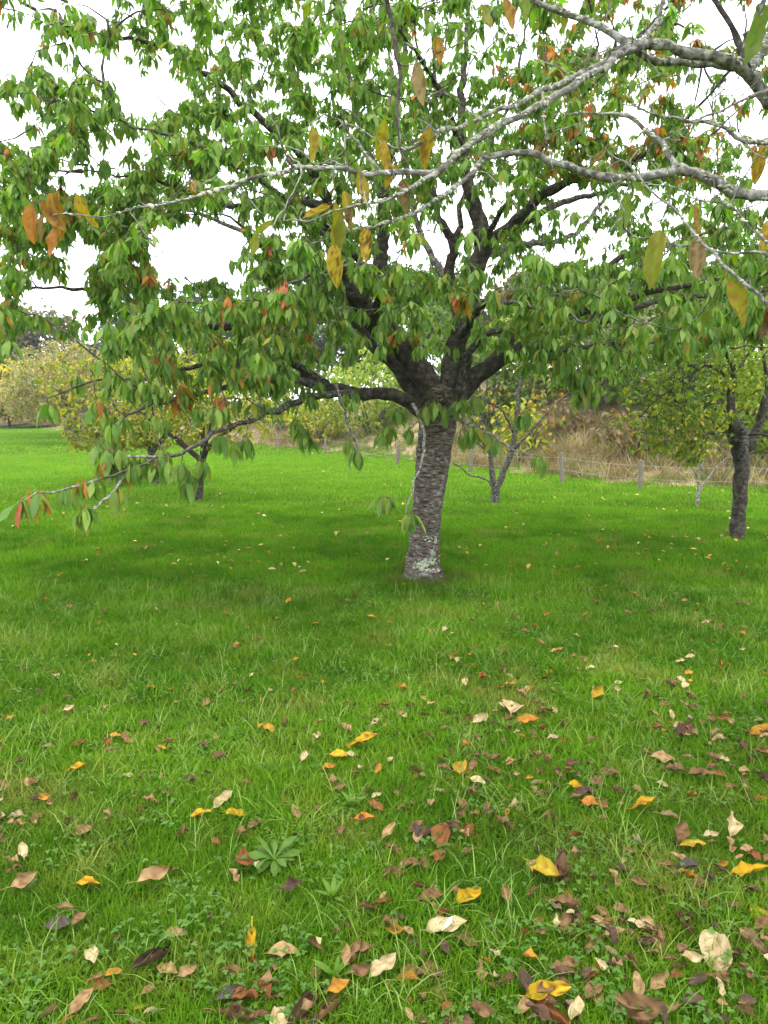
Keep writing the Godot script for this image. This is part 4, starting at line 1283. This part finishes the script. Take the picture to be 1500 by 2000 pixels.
# ---------------------------------------------------------------- trees beyond
func far_trees() -> void:
	rng.seed = 505
	var dark := [Color(0.05, 0.075, 0.04), Color(0.07, 0.095, 0.05), Color(0.04, 0.06, 0.036)]
	var mid := [Color(0.09, 0.13, 0.035), Color(0.12, 0.15, 0.04), Color(0.07, 0.1, 0.03)]
	var gold := [Color(0.5, 0.38, 0.03), Color(0.55, 0.38, 0.03), Color(0.4, 0.34, 0.04)]
	var dull := [Color(0.15, 0.14, 0.05), Color(0.12, 0.12, 0.05), Color(0.2, 0.16, 0.05)]
	var list := [
		[20, 62.0, 7.0, 5.5, gold, "golden yellow tree at the far left end of the lawn"],
		[-60, 66.0, 9.0, 9.0, dull, "dull brown-green tree at the far left edge"],
		[70, 80.0, 11.0, 11.0, dull, "tall dull tree behind the far row on the left"],
		[215, 88.0, 12.0, 10.0, dark, "dark tree behind the far row, left one of the dark trees"],
		[330, 84.0, 14.0, 12.8, dark, "tallest dark green tree beyond the lawn at left"],
		[440, 80.0, 13.0, 12.5, dark, "dark green tree right of the tallest dark tree at left"],
		[560, 76.0, 12.0, 13.0, dark, "dark tree beyond the bank left of the trunk"],
		[680, 62.0, 10.0, 9.0, mid, "green tree beyond the bank just left of the trunk"],
		[800, 58.0, 9.0, 9.5, mid, "green tree beyond the bank behind the trunk"],
		[910, 52.0, 8.0, 8.0, mid, "green tree beyond the bank just right of the trunk"],
		[1010, 48.0, 8.0, 7.5, dull, "dull olive tree beyond the young cherry"],
		[1110, 46.0, 8.0, 7.0, mid, "green tree beyond the dry slope"],
		[1210, 44.0, 7.5, 7.0, dull, "dull olive tree beyond the dry slope's crest"],
		[1320, 42.0, 7.5, 6.8, mid, "green tree far behind the apple tree"],
		[1430, 40.0, 7.0, 6.5, dark, "dark tree far behind the thick apple stem"],
		[1540, 40.0, 8.0, 6.5, mid, "green tree at the far right edge"],
	]
	for s in list:
		var p := on_ground(s[0], s[1])
		var h: float = s[3]
		var w: float = s[2]
		var stems := [[[0, -0.3, 0, 0.03 * h], [0, h * 0.15, 0, 0.02 * h], [0.1, h * 0.45, 0, 0.015 * h], [0, h * 0.85, 0, 0.004 * h]]]
		for k in 5:
			var a := TAU * k / 5 + rr(-0.3, 0.3)
			stems.append([[0.05, h * (0.2 + 0.06 * k), 0, 0.009 * h], [cos(a) * w * 0.2, h * (0.35 + 0.06 * k), sin(a) * w * 0.2, 0.006 * h], [cos(a) * w * 0.38, h * (0.45 + 0.07 * k), sin(a) * w * 0.38, 0.002 * h]])
		var blobs := []
		for k in 9:
			var a := rr(0, TAU)
			var y := rr(0.28, 0.86)
			var wide := w * 0.36 * (1.0 - absf(y - 0.5) * 1.1)
			blobs.append([Vector3(cos(a) * wide, h * y, sin(a) * wide), Vector3(w * 0.24, h * 0.15, w * 0.24) * rr(0.8, 1.2)])
		orchard_tree("far_tree", s[5], "trees beyond the lawn and bank", p, stems, blobs, 640, 9, 0.006 * s[1] + 0.14, s[4], bark_grey, -0.25, 25.0, 0.012)
	# the thin bare willow against the sky at far left
	var b := on_ground(-140, 26.0)
	var stems := [[[0, -0.2, 0, 0.2], [0.1, 2, 0, 0.16], [0.2, 5, 0, 0.12], [0.5, 8.5, 0, 0.04]]]
	for k in 7:
		var a := rr(-0.6, 0.6)
		stems.append([[0.1, 2.0 + k * 0.75, 0, 0.06], [1.0, 3.4 + k * 0.85, a, 0.035], [2.2 + 0.2 * k, 4.3 + k * 0.8, a * 2, 0.012]])
	orchard_tree("bare_tree", "thin nearly bare tree against the white sky at far left", "", b, stems, [[Vector3(2.2, 7.0, 0), Vector3(2.6, 3.2, 2)], [Vector3(2.6, 5.0, 0), Vector3(1.9, 2.0, 2)]], 160, 5, 0.09, [Color(0.2, 0.2, 0.08), Color(0.25, 0.2, 0.06)], bark_lichen, -0.4, 40.0, 0.004, 420)


# ---------------------------------------------------------------- fence
func fence() -> void:
	rng.seed = 606
	var root := thing("wire_fence", "low fence of weathered wooden posts and thin wire at the edge of the lawn", "fence", Vector3(5.14, 0, -14.75))
	var posts := [Vector3(11, 0, -13.3), Vector3(8.9, 0, -13.8), Vector3(7.0, 0, -14.3), gp(1250, 958), gp(1098, 944), Vector3(2.2, 0, -18.8), gp(775, 909), gp(700, 897), gp(635, 889), Vector3(-4.2, 0, -29.5), Vector3(-7, 0, -33), Vector3(-10, 0, -36.6)]
	var tops := []
	var post_mat := bark(40, [[0.2, Color(0.10, 0.085, 0.065)], [0.8, Color(0.26, 0.23, 0.18)]], 4.0, 0.5)
	for k in posts.size():
		var p: Vector3 = posts[k]
		var h := rr(0.62, 0.72)
		var w := rr(0.042, 0.055)
		var tilt := Vector3(rr(-0.05, 0.05), 0, rr(-0.04, 0.04))
		var sh := Shape.new()
		var pts := PackedVector3Array()
		var rad := PackedFloat32Array()
		for i in 7:
			pts.append(p + Vector3.UP * (h * i / 6.0 - 0.05) + tilt * (i / 6.0))
			rad.append(w * (1.0 if i < 6 else 0.85))
		tube(sh, pts, rad, 9, 0.12)
		put(child_name(root, "post"), sh.mesh(), post_mat, root)
		tops.append(p + Vector3.UP * (h - 0.14) + tilt * 0.8 + Vector3(0, 0, w))
	for lvl in [0.0, 0.26]:
		var sh := Shape.new()
		var pts := PackedVector3Array()
		var rad := PackedFloat32Array()
		for k in tops.size() - 1:
			for i in 6:
				var t := i / 6.0
				pts.append(tops[k].lerp(tops[k + 1], t) + Vector3.DOWN * (lvl + 0.03 * sin(PI * t)))
				rad.append(0.0022)
		tube(sh, pts, rad, 4)
		put(child_name(root, "wire"), sh.mesh(), plain(Color(0.35, 0.35, 0.33), 0.5), root)


# ---------------------------------------------------------------- grass
func tuft_shape(n: int, tall: float, spread: float, wide: float, bend: float, straw := 0.0) -> Shape:
	var sh := Shape.new()
	for k in n:
		var a := rr(0, TAU)
		var r := spread * sqrt(rng.randf())
		var base := Vector3(cos(a) * r, 0, sin(a) * r)
		var h := tall * rr(0.45, 1.0)
		var face := rr(0, TAU)
		var dir := Vector3(cos(face), 0, sin(face))
		var side := Vector3(-dir.z, 0, dir.x)
		var b := bend * rr(0.3, 1.3)
		var c := Color.WHITE * rr(0.75, 1.2)
		c.r *= rr(0.9, 1.15)
		if rng.randf() < straw:
			c = Color(2.5, 1.25, 5.0) * rr(0.8, 1.1)
		var e := sh.v.size()
		var p := base
		var lean := rr(0.05, 0.3) * bend
		for i in 4:
			var t := i / 3.0
			var wd: float = wide * [1.0, 0.95, 0.7, 0.08][i] * 0.5
			sh.v.append(p - side * wd)
			sh.v.append(p + side * wd)
			sh.c.append(c)
			sh.c.append(c)
			var ang := lean + b * t
			p += (Vector3.UP * cos(ang) + dir * sin(ang)) * h / 3.0
		for i in 3:
			sh.ix.append_array([e + i * 2, e + i * 2 + 2, e + i * 2 + 1, e + i * 2 + 1, e + i * 2 + 2, e + i * 2 + 3])
	return sh

func lawn_colour(x: float, z: float) -> Color:
	var a := fn.get_noise_2d(x * 1.6, z * 1.6)
	var b := fn.get_noise_2d(x * 7.0 + 30, z * 7.0)
	var c := mixc(Color(0.068, 0.17, 0.008), Color(0.125, 0.26, 0.012), 0.5 + a * 1.5)
	c = mixc(c, Color(0.19, 0.24, 0.028), maxf(0.0, b) * 0.9)
	c = mixc(c, Color(0.24, 0.25, 0.05), (fn.get_noise_2d(x * 2.6 - 90, z * 2.6) - 0.22) * 1.6)
	return mixc(c, Color(0.20, 0.36, 0.03), smoothstep(8.0, 19.0, -z) * 0.65)  # far grass lightened, the brighter light of the open lawn put into its colour

func grass() -> void:
	rng.seed = 707
	var rings := [
		# near, far, tufts, blades, tall, spread, blade width, bend
		[1.35, 3.2, 16000, 16, 0.07, 0.05, 0.0026, 1.6],
		[3.2, 6.0, 24000, 18, 0.07, 0.06, 0.0034, 1.5],
		[1.35, 6.5, 5200, 7, 0.14, 0.05, 0.0034, 2.0],
		[6.0, 12.0, 32000, 18, 0.075, 0.09, 0.005, 1.1],
		[12.0, 26.0, 36000, 18, 0.08, 0.17, 0.010, 1.0],
		[26.0, 74.0, 40000, 16, 0.10, 0.34, 0.024, 0.9],
	]
	for k in rings.size():
		var g: Array = rings[k]
		var shapes := [tuft_shape(g[3], g[4], g[5], g[6], g[7], 0.09).mesh(), tuft_shape(g[3], g[4] * 1.1, g[5], g[6] * 0.9, g[7] * 1.2, 0.12).mesh(), tuft_shape(g[3], g[4] * 0.85, g[5], g[6] * 1.2, g[7] * 0.8, 0.03).mesh()]
		var tf := [[], [], []]
		var cc := [[], [], []]
		var n := 0
		while n < g[2]:
			n += 1
			var z: float = -sqrt(lerpf(g[0] * g[0], g[1] * g[1], rng.randf()))
			var x := rr(-1, 1) * (0.66 * -z + 0.9)
			if beyond_fence(x, z) > 1.6:
				continue
			var lush := fn.get_noise_2d(x * 4.0 + 9, z * 4.0)
			var size := rr(0.7, 1.15) * (1.0 + 0.55 * maxf(0, lush) - 0.25 * maxf(0, -lush))
			var v := rng.randi() % 3
			tf[v].append(Transform3D(Basis(Vector3.UP, rr(0, TAU)).scaled(Vector3(size, size * rr(0.8, 1.2), size)), Vector3(x, height(x, z) - 0.004, z)))
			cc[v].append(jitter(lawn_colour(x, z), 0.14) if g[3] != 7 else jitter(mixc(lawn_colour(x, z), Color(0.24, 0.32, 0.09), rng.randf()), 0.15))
		for v in 3:
			many(child_name(self, "grass"), shapes[v], blade_mat, tf[v], cc[v])
			tag(get_child(get_child_count() - 1), "fine green lawn grass covering the ground", "grass")


# ---------------------------------------------------------------- fallen leaves
# x, y, length px, turn of the tip (0 away, 90 right), colour, form, label
const FALLEN := [
	[1395, 1850, 82, 5, "cream", 0, "large pale yellow leaf lying flat near the lower right corner"],
	[872, 1814, 92, 85, "cream", 1, "cupped pale yellow leaf with a small white feather on it"],
	[1070, 1708, 74, 150, "lime", 1, "long-stalked yellow-brown leaf pointing toward the viewer, right of centre"],
	[1090, 1695, 56, 5, "plum", 2, "narrow pinkish brown leaf standing beside the long-stalked yellow leaf"],
	[1108, 1774, 68, 145, "brown", 1, "brown leaf with yellow rim just below the long-stalked yellow leaf"],
	[918, 1757, 62, 80, "yellow", 2, "bright yellow folded leaf with brown end beyond the feathered leaf"],
	[824, 1620, 50, 10, "slate", 0, "dark slate-grey flat leaf beside an upright rust leaf"],
	[861, 1625, 58, 5, "rust", 0, "rust brown leaf beside the dark slate-grey flat leaf"],
	[1145, 1552, 52, 100, "dark", 1, "dark brown leaf touching an orange-brown leaf right of centre"],
	[1163, 1568, 52, 110, "orange", 0, "orange-brown leaf touching a dark brown leaf right of centre"],
	[1260, 1574, 58, 85, "yellow", 1, "yellow leaf with orange tip lying across the right side"],
	[1125, 1532, 34, 90, "yellow", 0, "small narrow yellow leaf just beyond the touching dark and orange pair"],
	[1310, 1592, 44, 100, "cream", 3, "curled beige leaf right of the yellow leaf with orange tip"],
	[1122, 1630, 32, 60, "rust", 3, "small rust leaf curled up in bright green clover"],
	[1328, 1630, 48, 30, "brown", 2, "brown leaf overlapping a yellow-green leaf on the right"],
	[1354, 1646, 58, 85, "lime", 0, "yellow-green leaf overlapped by a brown leaf on the right"],
	[1345, 1695, 52, 110, "slate", 1, "dark grey shiny leaf above a purple-grey one on the right"],
	[1368, 1724, 44, 60, "plum", 0, "purple-grey leaf below the dark grey shiny leaf on the right"],
	[1466, 1707, 76, 105, "yellow", 1, "bright yellow leaf at the right edge"],
	[1487, 1787, 56, 0, "lime", 0, "yellow-green leaf standing at the right edge above the large pale leaf"],
	[1476, 1845, 60, 150, "pink", 3, "pinkish tan leaf right of the large pale flat leaf"],
	[1338, 1800, 54, 170, "brown", 3, "brown rolled leaf above the large pale flat leaf"],
	[1072, 1945, 104, 88, "spot", 1, "big yellow leaf with brown side near the bottom right"],
	[1255, 1976, 104, 100, "brown", 2, "large tan-brown leaf at the bottom edge, right"],
	[1085, 1983, 88, 125, "rust", 3, "reddish brown rolled leaf under the big yellow leaf near the bottom"],
	[1122, 1974, 42, 30, "cream", 2, "small cream torn leaf beside the reddish brown rolled leaf at the bottom"],
	[895, 1994, 66, 95, "plum", 0, "purple-brown leaf cut by the bottom edge at centre"],
	[752, 1893, 62, 60, "cream", 2, "cream leaf with a yellow stalk in the lower centre"],
	[777, 1820, 40, 120, "amber", 2, "amber brown crumpled leaf left of the feathered leaf"],
	[842, 1755, 58, 80, "brown", 1, "brown leaf left of the bright yellow folded leaf"],
	[1424, 1614, 46, 20, "cream", 2, "pale cream torn leaf at the right, beyond the yellow-green one"],
	[170, 1723, 54, 85, "yellow", 0, "orange-yellow rounded leaf in the lower left grass"],
	[492, 1845, 70, 170, "spot", 3, "curled leaf, yellow above and brown below, at lower left of centre"],
	[555, 1856, 64, 70, "tan", 0, "tan torn leaf right of the curled yellow-and-brown leaf"],
	[712, 1601, 46, 88, "orange", 1, "small orange-red leaf lying level left of the slate-grey leaf"],
	[482, 1684, 50, 130, "rust", 2, "red-brown folded leaf touching the rosette weed"],
	[572, 1736, 54, 100, "dark", 2, "dark brown crumpled leaf just below the rosette weed"],
	[300, 1868, 84, 40, "dark", 3, "long dark rolled leaf in the lower left"],
	[452, 1945, 64, 75, "slate", 1, "dark slate leaf near the bottom edge left of centre"],
	[550, 1984, 58, 20, "cream", 0, "pale cream leaf at the bottom edge left of centre"],
	[598, 1962, 100, 35, "plum", 3, "long rolled purplish leaf at the bottom edge near centre"],
	[646, 1965, 78, 30, "brown", 3, "rolled brown leaf right of the long purplish leaf at the bottom"],
	[466, 1980, 96, 100, "brown", 3, "rolled brown leaf lying level at the bottom edge, left of centre"],
	[152, 1503, 44, 85, "yellow", 1, "bright orange-yellow leaf alone in the left grass"],
	[435, 1566, 42, 30, "cream", 1, "cream leaf left of centre, above the yellow pair"],
	[394, 1594, 48, 85, "gold", 1, "orange-yellow leaf left one of a yellow pair"],
	[460, 1587, 44, 95, "gold", 0, "yellow leaf right one of a yellow pair"],
	[128, 1771, 48, 88, "tan", 3, "tan rolled leaf in the lower left below the orange-yellow leaf"],
	[52, 1722, 58, 70, "tan", 2, "crumpled tan leaf near the left edge"],
	[117, 1803, 64, 85, "slate", 0, "dark slate leaf near the left edge"],
	[302, 1716, 62, 65, "tan", 2, "crumpled tan leaf between the orange-yellow leaf and the rosette"],
	[158, 1960, 48, 20, "tan", 1, "greyish tan leaf in the bottom left corner"],
	[520, 1418, 48, 145, "amber", 0, "amber torn leaf standing alone left of centre in the middle lawn"],
	[714, 1450, 60, 80, "spot", 1, "yellow and brown leaf in the middle of the lawn"],
	[663, 1472, 42, 88, "gold", 0, "narrow yellow leaf just left below the yellow and brown leaf"],
	[898, 1495, 44, 5, "gold", 0, "yellow oval leaf standing right of centre in the middle lawn"],
	[998, 1384, 36, 10, "cream", 4, "small lobed cream leaf in the middle lawn"],
	[937, 1407, 36, 50, "cream", 2, "crumpled whitish leaf left below the lobed cream leaf"],
	[1030, 1411, 54, 95, "amber", 1, "tan-orange leaf right below the lobed cream leaf"],
	[1296, 1478, 52, 95, "tan", 0, "broad tan leaf on the right side of the middle lawn"],
	[1372, 1516, 58, 100, "brown", 1, "grey-brown ribbed leaf on the right side"],
	[1322, 1501, 56, 85, "tan", 3, "curled tan leaf left of the grey-brown ribbed leaf"],
	[1190, 1506, 50, 90, "brown", 0, "flat brown leaf left of the curled tan leaf on the right"],
	[1486, 1428, 50, 80, "amber", 1, "amber leaf at the right edge of the middle lawn"],
	[1336, 1428, 44, 60, "plum", 2, "purple-brown leaf on the right of the middle lawn"],
	[1165, 1357, 36, 40, "lime", 2, "yellow leaf right of the lobed cream leaf, farther away"],
]

func ground_leaf(px: float, py: float, length: float, turn: float, colour: String, form: int, seed_: int) -> Array:
	var lift := 0.04
	var p := gp(px, py, lift)
	var d := seen_at(p).z
	var a := deg_to_rad(turn)
	var len := 0.9 * length * K * d / lerpf(1.0, 0.68, absf(cos(a)))
	var dir := Vector3(sin(a), rr(-0.12, 0.22), -cos(a))
	var face := Vector3(rr(-0.25, 0.25), 1.0, rr(-0.1, 0.45))
	return [pointing(p - dir * len * 0.5, dir, face, len), fallen_mesh(colour, form, seed_)]

var fallen_made := {}
func fallen_mesh(colour: String, form: int, seed_: int) -> ArrayMesh:
	var key := "%s%d%d" % [colour, form, seed_]
	if not fallen_made.has(key):
		var t := tone(colour)
		var f: Dictionary = [
			{"w": 0.27, "fold": 0.12, "bend": 0.25, "curl": 0.4, "wave": 0.10},
			{"w": 0.24, "fold": 0.25, "bend": -0.5, "curl": 0.9, "wave": 0.10},
			{"w": 0.26, "fold": 0.6, "bend": -0.7, "curl": 0.7, "wave": 0.25, "twist": 0.9},
			{"w": 0.26, "fold": 0.1, "bend": 0.35, "curl": 2.3, "wave": 0.08, "twist": 0.4},
			{"w": 0.42, "fold": 0.2, "bend": -0.3, "curl": 0.5, "wave": 0.1, "lobes": 0.38},
		][form].duplicate()
		f.a = t[0]
		f.b = t[1]
		f.spots = 0.6
		f.crumple = 0.2
		f.full = 0.7
		f.phase = seed_ * 1.9 + form * 0.7 + colour.length() * 3.1
		f.stalk = 0.3 if seed_ % 2 == 0 else 0.12
		f.stem = t[0] * 0.8
		fallen_made[key] = leaf_shape(f, 8, 2).mesh()
	return fallen_made[key]

func fallen() -> void:
	rng.seed = 808
	var group := "fallen leaves in the grass"
	for k in FALLEN.size():
		var f: Array = FALLEN[k]
		var l := ground_leaf(f[0], f[1], f[2], f[3], f[4], f[5], k + 10)
		var o := put(child_name(self, "fallen_leaf"), l[1], dry_mat)
		o.transform = l[0]
		tag(o, f[6], "leaf", group)
	# the rest: more to the right and toward the viewer
	var tones := ["tan", "brown", "brown", "dark", "plum", "cream", "amber", "brown", "tan", "tan", "brown", "rust", "brown"]
	var words := {"tan": "tan", "brown": "brown", "dark": "dark brown", "plum": "purple-brown", "cream": "cream", "amber": "amber", "rust": "rust red", "slate": "slate-grey", "gold": "yellow", "pink": "pinkish tan", "orange": "orange"}
	var forms := ["flat", "cupped", "crumpled", "rolled"]
	var all := []
	var tries := 0
	while all.size() < 1050 and tries < 60000:
		tries += 1
		var z := -rr(1.7, 9.5)
		var x := rr(-1, 1) * (0.55 * -z + 0.1)
		var s := seen_at(Vector3(x, 0.04, z))
		if s.y > 2010 or s.x < -15 or s.x > 1515:
			continue
		var want := lerpf(0.16, 1.0, smoothstep(1180, 1560, s.y)) * lerpf(0.4, 1.0, smoothstep(500, 1050, s.x))
		want *= clampf(0.65 + fn.get_noise_2d(x * 3.0, z * 3.0) * 1.3, 0.05, 1.0)
		if rng.randf() > want:
			continue
		all.append([s, rng.randi() % tones.size(), rng.randi() % 4])
	all.sort_custom(func(a, b): return a[0].z < b[0].z)
	var singles := []
	var tf := {}
	for k in all.size():
		var a: Array = all[k]
		var name_: String = tones[a[1]]
		if a[0].y < 1350 and rng.randf() < 0.6:
			name_ = ["amber", "cream", "orange", "tan", "gold"][rng.randi() % 5]
		var real := rr(0.03, 0.08)
		var l := ground_leaf(a[0].x, a[0].y, real / K / a[0].z, rr(0, 360), name_, a[2], rng.randi() % 3)
		l[0].basis = l[0].basis * (real / l[0].basis.z.length())
		l[0].origin.y += rr(-0.02, 0.012)
		if singles.size() < 300 - FALLEN.size():
			singles.append([a[0], words[name_], forms[a[2]], l])
		else:
			if not tf.has(l[1]):
				tf[l[1]] = []
			tf[l[1]].append(l[0])
	# labels: kind and place, and where several share these their order from the left
	var sets := {}
	for s in singles:
		var zone := fallen_zone(s[0].x, s[0].y)
		var key: String = s[2] + " " + s[1] + "|" + zone
		if not sets.has(key):
			sets[key] = []
		sets[key].append(s)
	var numbers := ["one", "two", "three", "four", "five", "six", "seven", "eight", "nine", "ten", "eleven", "twelve", "thirteen", "fourteen", "fifteen"]
	var ordinals := ["leftmost", "second from left", "third from left", "fourth from left", "fifth from left", "sixth from left", "seventh from left", "eighth from left", "ninth from left", "tenth from left", "eleventh from left", "twelfth from left", "thirteenth from left", "fourteenth from left", "fifteenth from left"]
	for key in sets:
		var list: Array = sets[key]
		list.sort_custom(func(a, b): return a[0].x < b[0].x)
		var parts: PackedStringArray = key.split("|")
		for i in list.size():
			var o := put(child_name(self, "fallen_leaf"), list[i][3][1], dry_mat)
			o.transform = list[i][3][0]
			var label := "small %s leaf in the grass %s" % [parts[0], parts[1]]
			if list.size() > 1:
				label = "%s of %s small %s leaves %s" % [ordinals[mini(i, 14)], numbers[mini(list.size() - 1, 14)], parts[0], parts[1]]
			tag(o, label, "leaf", group)
	# leaves too many or too small to single out, drawn as one
	var rest := Node3D.new()
	rest.name = "fallen_leaves"
	add_child(rest, true)
	tag(rest, "tiny scattered leaves farther out on the lawn", "leaves", "", "stuff")
	for m in tf:
		var cc := []
		for i in tf[m].size():
			cc.append(Color.WHITE)
		many(child_name(rest, "leaves"), m, dry_mat, tf[m], cc, rest)
	# specks of leaf on the lawn beyond
	var far := []
	var fc := []
	for k in 900:
		var z := -lerpf(7.0, 30.0, pow(rng.randf(), 1.3))
		var x := rr(-1, 1) * (0.55 * -z)
		if beyond_fence(x, z) > 0.5 or fn.get_noise_2d(x * 2, z * 2) < -0.05:
			continue
		far.append(pointing(Vector3(x, 0.06, z), Vector3(rr(-1, 1), rr(-0.2, 0.3), rr(-1, 1)), Vector3.UP + rv() * 0.4, rr(0.04, 0.085)))
		fc.append(jitter([Color(0.4, 0.3, 0.1), Color(0.36, 0.2, 0.06), Color(0.42, 0.34, 0.2), Color(0.25, 0.14, 0.06)][rng.randi() % 4], 0.2))
	many(child_name(rest, "leaves"), leaf_shape({"w": 0.27, "curl": 0.6, "stalk": 0.0}, 4, 1).mesh(), dry_mat, far, fc, rest)
	# the feather
	var sh := Shape.new()
	var f := gp(876, 1806, 0.075)
	leaf_shape({"w": 0.17, "fold": 0.3, "bend": -0.6, "stalk": 0.25, "a": Color(0.78, 0.79, 0.8), "b": Color(0.6, 0.62, 0.64), "spots": 0.3, "wave": 0.2}, 8, 2, sh)
	var o := put("feather", sh.mesh(), dry_mat)
	o.transform = pointing(f + Vector3(-0.014, -0.004, 0.01), Vector3(0.7, 0.55, -0.4), Vector3(-0.3, 1, 0.6), 0.042)
	tag(o, "small white feather lying on the cupped pale yellow leaf", "feather")

func fallen_zone(x: float, y: float) -> String:
	if y < 1330:
		return "on the lawn left of the trunk" if x < 600 else "on the lawn below the trunk" if x < 1000 else "on the lawn right of the trunk"
	if y < 1480:
		return "on the middle lawn, left" if x < 420 else "around the amber torn leaf" if x < 760 else "around the lobed cream leaf" if x < 1120 else "near the purple-brown leaf"
	if y < 1640:
		return "around the lone orange-yellow leaf" if x < 300 else "around the yellow pair" if x < 620 else "around the slate and rust pair" if x < 940 else "near the dark and orange pair" if x < 1220 else "near the grey-brown ribbed leaf"
	if y < 1800:
		return "around the rounded orange-yellow leaf" if x < 370 else "beside the rosette weed" if x < 700 else "beyond the feathered leaf" if x < 980 else "by the long-stalked yellow leaf" if x < 1230 else "by the yellow leaf at right"
	return "in the bottom left corner" if x < 250 else "by the long dark rolled leaf" if x < 430 else "around the tan torn leaf" if x < 680 else "in front of the feathered leaf" if x < 980 else "around the big yellow leaf" if x < 1230 else "by the large pale leaf"


# ---------------------------------------------------------------- weeds in the lawn
func weeds() -> void:
	rng.seed = 909
	var p := gp(535, 1695)
	var root := thing("rosette_weed", "pale green leafy rosette weed growing in the grass at lower left of centre", "plant", p)
	for k in 17:
		var a := TAU * k / 17.0 + rr(-0.25, 0.25)
		var el := rr(0.25, 1.0)
		var f := {"spoon": 1, "w": rr(0.12, 0.16), "fold": rr(0.1, 0.3), "bend": rr(0.5, 1.1), "wave": 0.07, "crumple": 0.1, "twist": rr(-0.5, 0.5), "stalk": 0.0, "a": Color(0.12, 0.22, 0.035), "b": Color(0.09, 0.17, 0.03), "spots": 0.4, "phase": k * 1.3}
		var o := MeshInstance3D.new()
		o.name = child_name(root, "leaf")
		o.mesh = leaf_shape(f, 7, 1).mesh()
		o.material_override = leaf_mat
		o.transform = pointing(Vector3(0, 0.03, 0), Vector3(cos(a) * cos(el), sin(el), sin(a) * cos(el)), Vector3.UP + rv() * 0.3, rr(0.05, 0.125))
		root.add_child(o, true)
	var small := [[690, 1585, 9, "small upright broad-leaved weed right of the yellow pair"], [650, 1765, 8, "small narrow-leaved weed right of the rosette"], [655, 1925, 8, "small round-leaved weed near the bottom centre"], [985, 1430, 8, "leafy tuft below the lobed cream leaf"]]
	for s in small:
		var q := gp(s[0], s[1])
		var w := thing("small_weed", s[3], "plant", q, "small weeds in the lawn")
		for k in int(s[2]):
			var a: float = TAU * k / s[2] + rr(-0.3, 0.3)
			var el := rr(0.6, 1.3)
			var o := MeshInstance3D.new()
			o.name = child_name(w, "leaf")
			o.mesh = leaf_shape({"w": 0.13, "bend": 0.5, "stalk": 0.0, "a": Color(0.13, 0.24, 0.03)}, 5, 1).mesh()
			o.material_override = leaf_mat
			o.transform = pointing(Vector3(0, 0.02, 0), Vector3(cos(a) * cos(el), sin(el), sin(a) * cos(el)), Vector3.UP, rr(0.05, 0.085))
			w.add_child(o, true)
	# clover in patches
	var sh := Shape.new()
	for k in 3:
		leaf_shape({"w": 0.42, "fold": 0.25, "bend": 0.3, "stalk": 0.0}, 4, 1, sh, Transform3D(Basis(Vector3.UP, TAU * k / 3.0), Vector3.ZERO))
	var tf := []
	var cc := []
	for k in 13000:
		var z := -lerpf(1.4, 7.0, pow(rng.randf(), 1.4))
		var x := rr(-1, 1) * (0.56 * -z + 0.2)
		var n := fn.get_noise_2d(x * 5.0 + 200, z * 5.0)
		if n < 0.16 and rng.randf() > 0.06:
			continue
		tf.append(pointing(Vector3(x, rr(0.025, 0.062), z), Vector3(rr(-1, 1), rr(-0.2, 0.2), rr(-1, 1)), Vector3.UP + rv() * 0.35, rr(0.008, 0.014)))
		cc.append(jitter(mixc(Color(0.08, 0.19, 0.03), Color(0.13, 0.25, 0.04), rng.randf()), 0.15))
	many("clover", sh.mesh(), leaf_mat, tf, cc)
	tag(get_node("clover"), "low clover growing in patches among the grass", "clover")
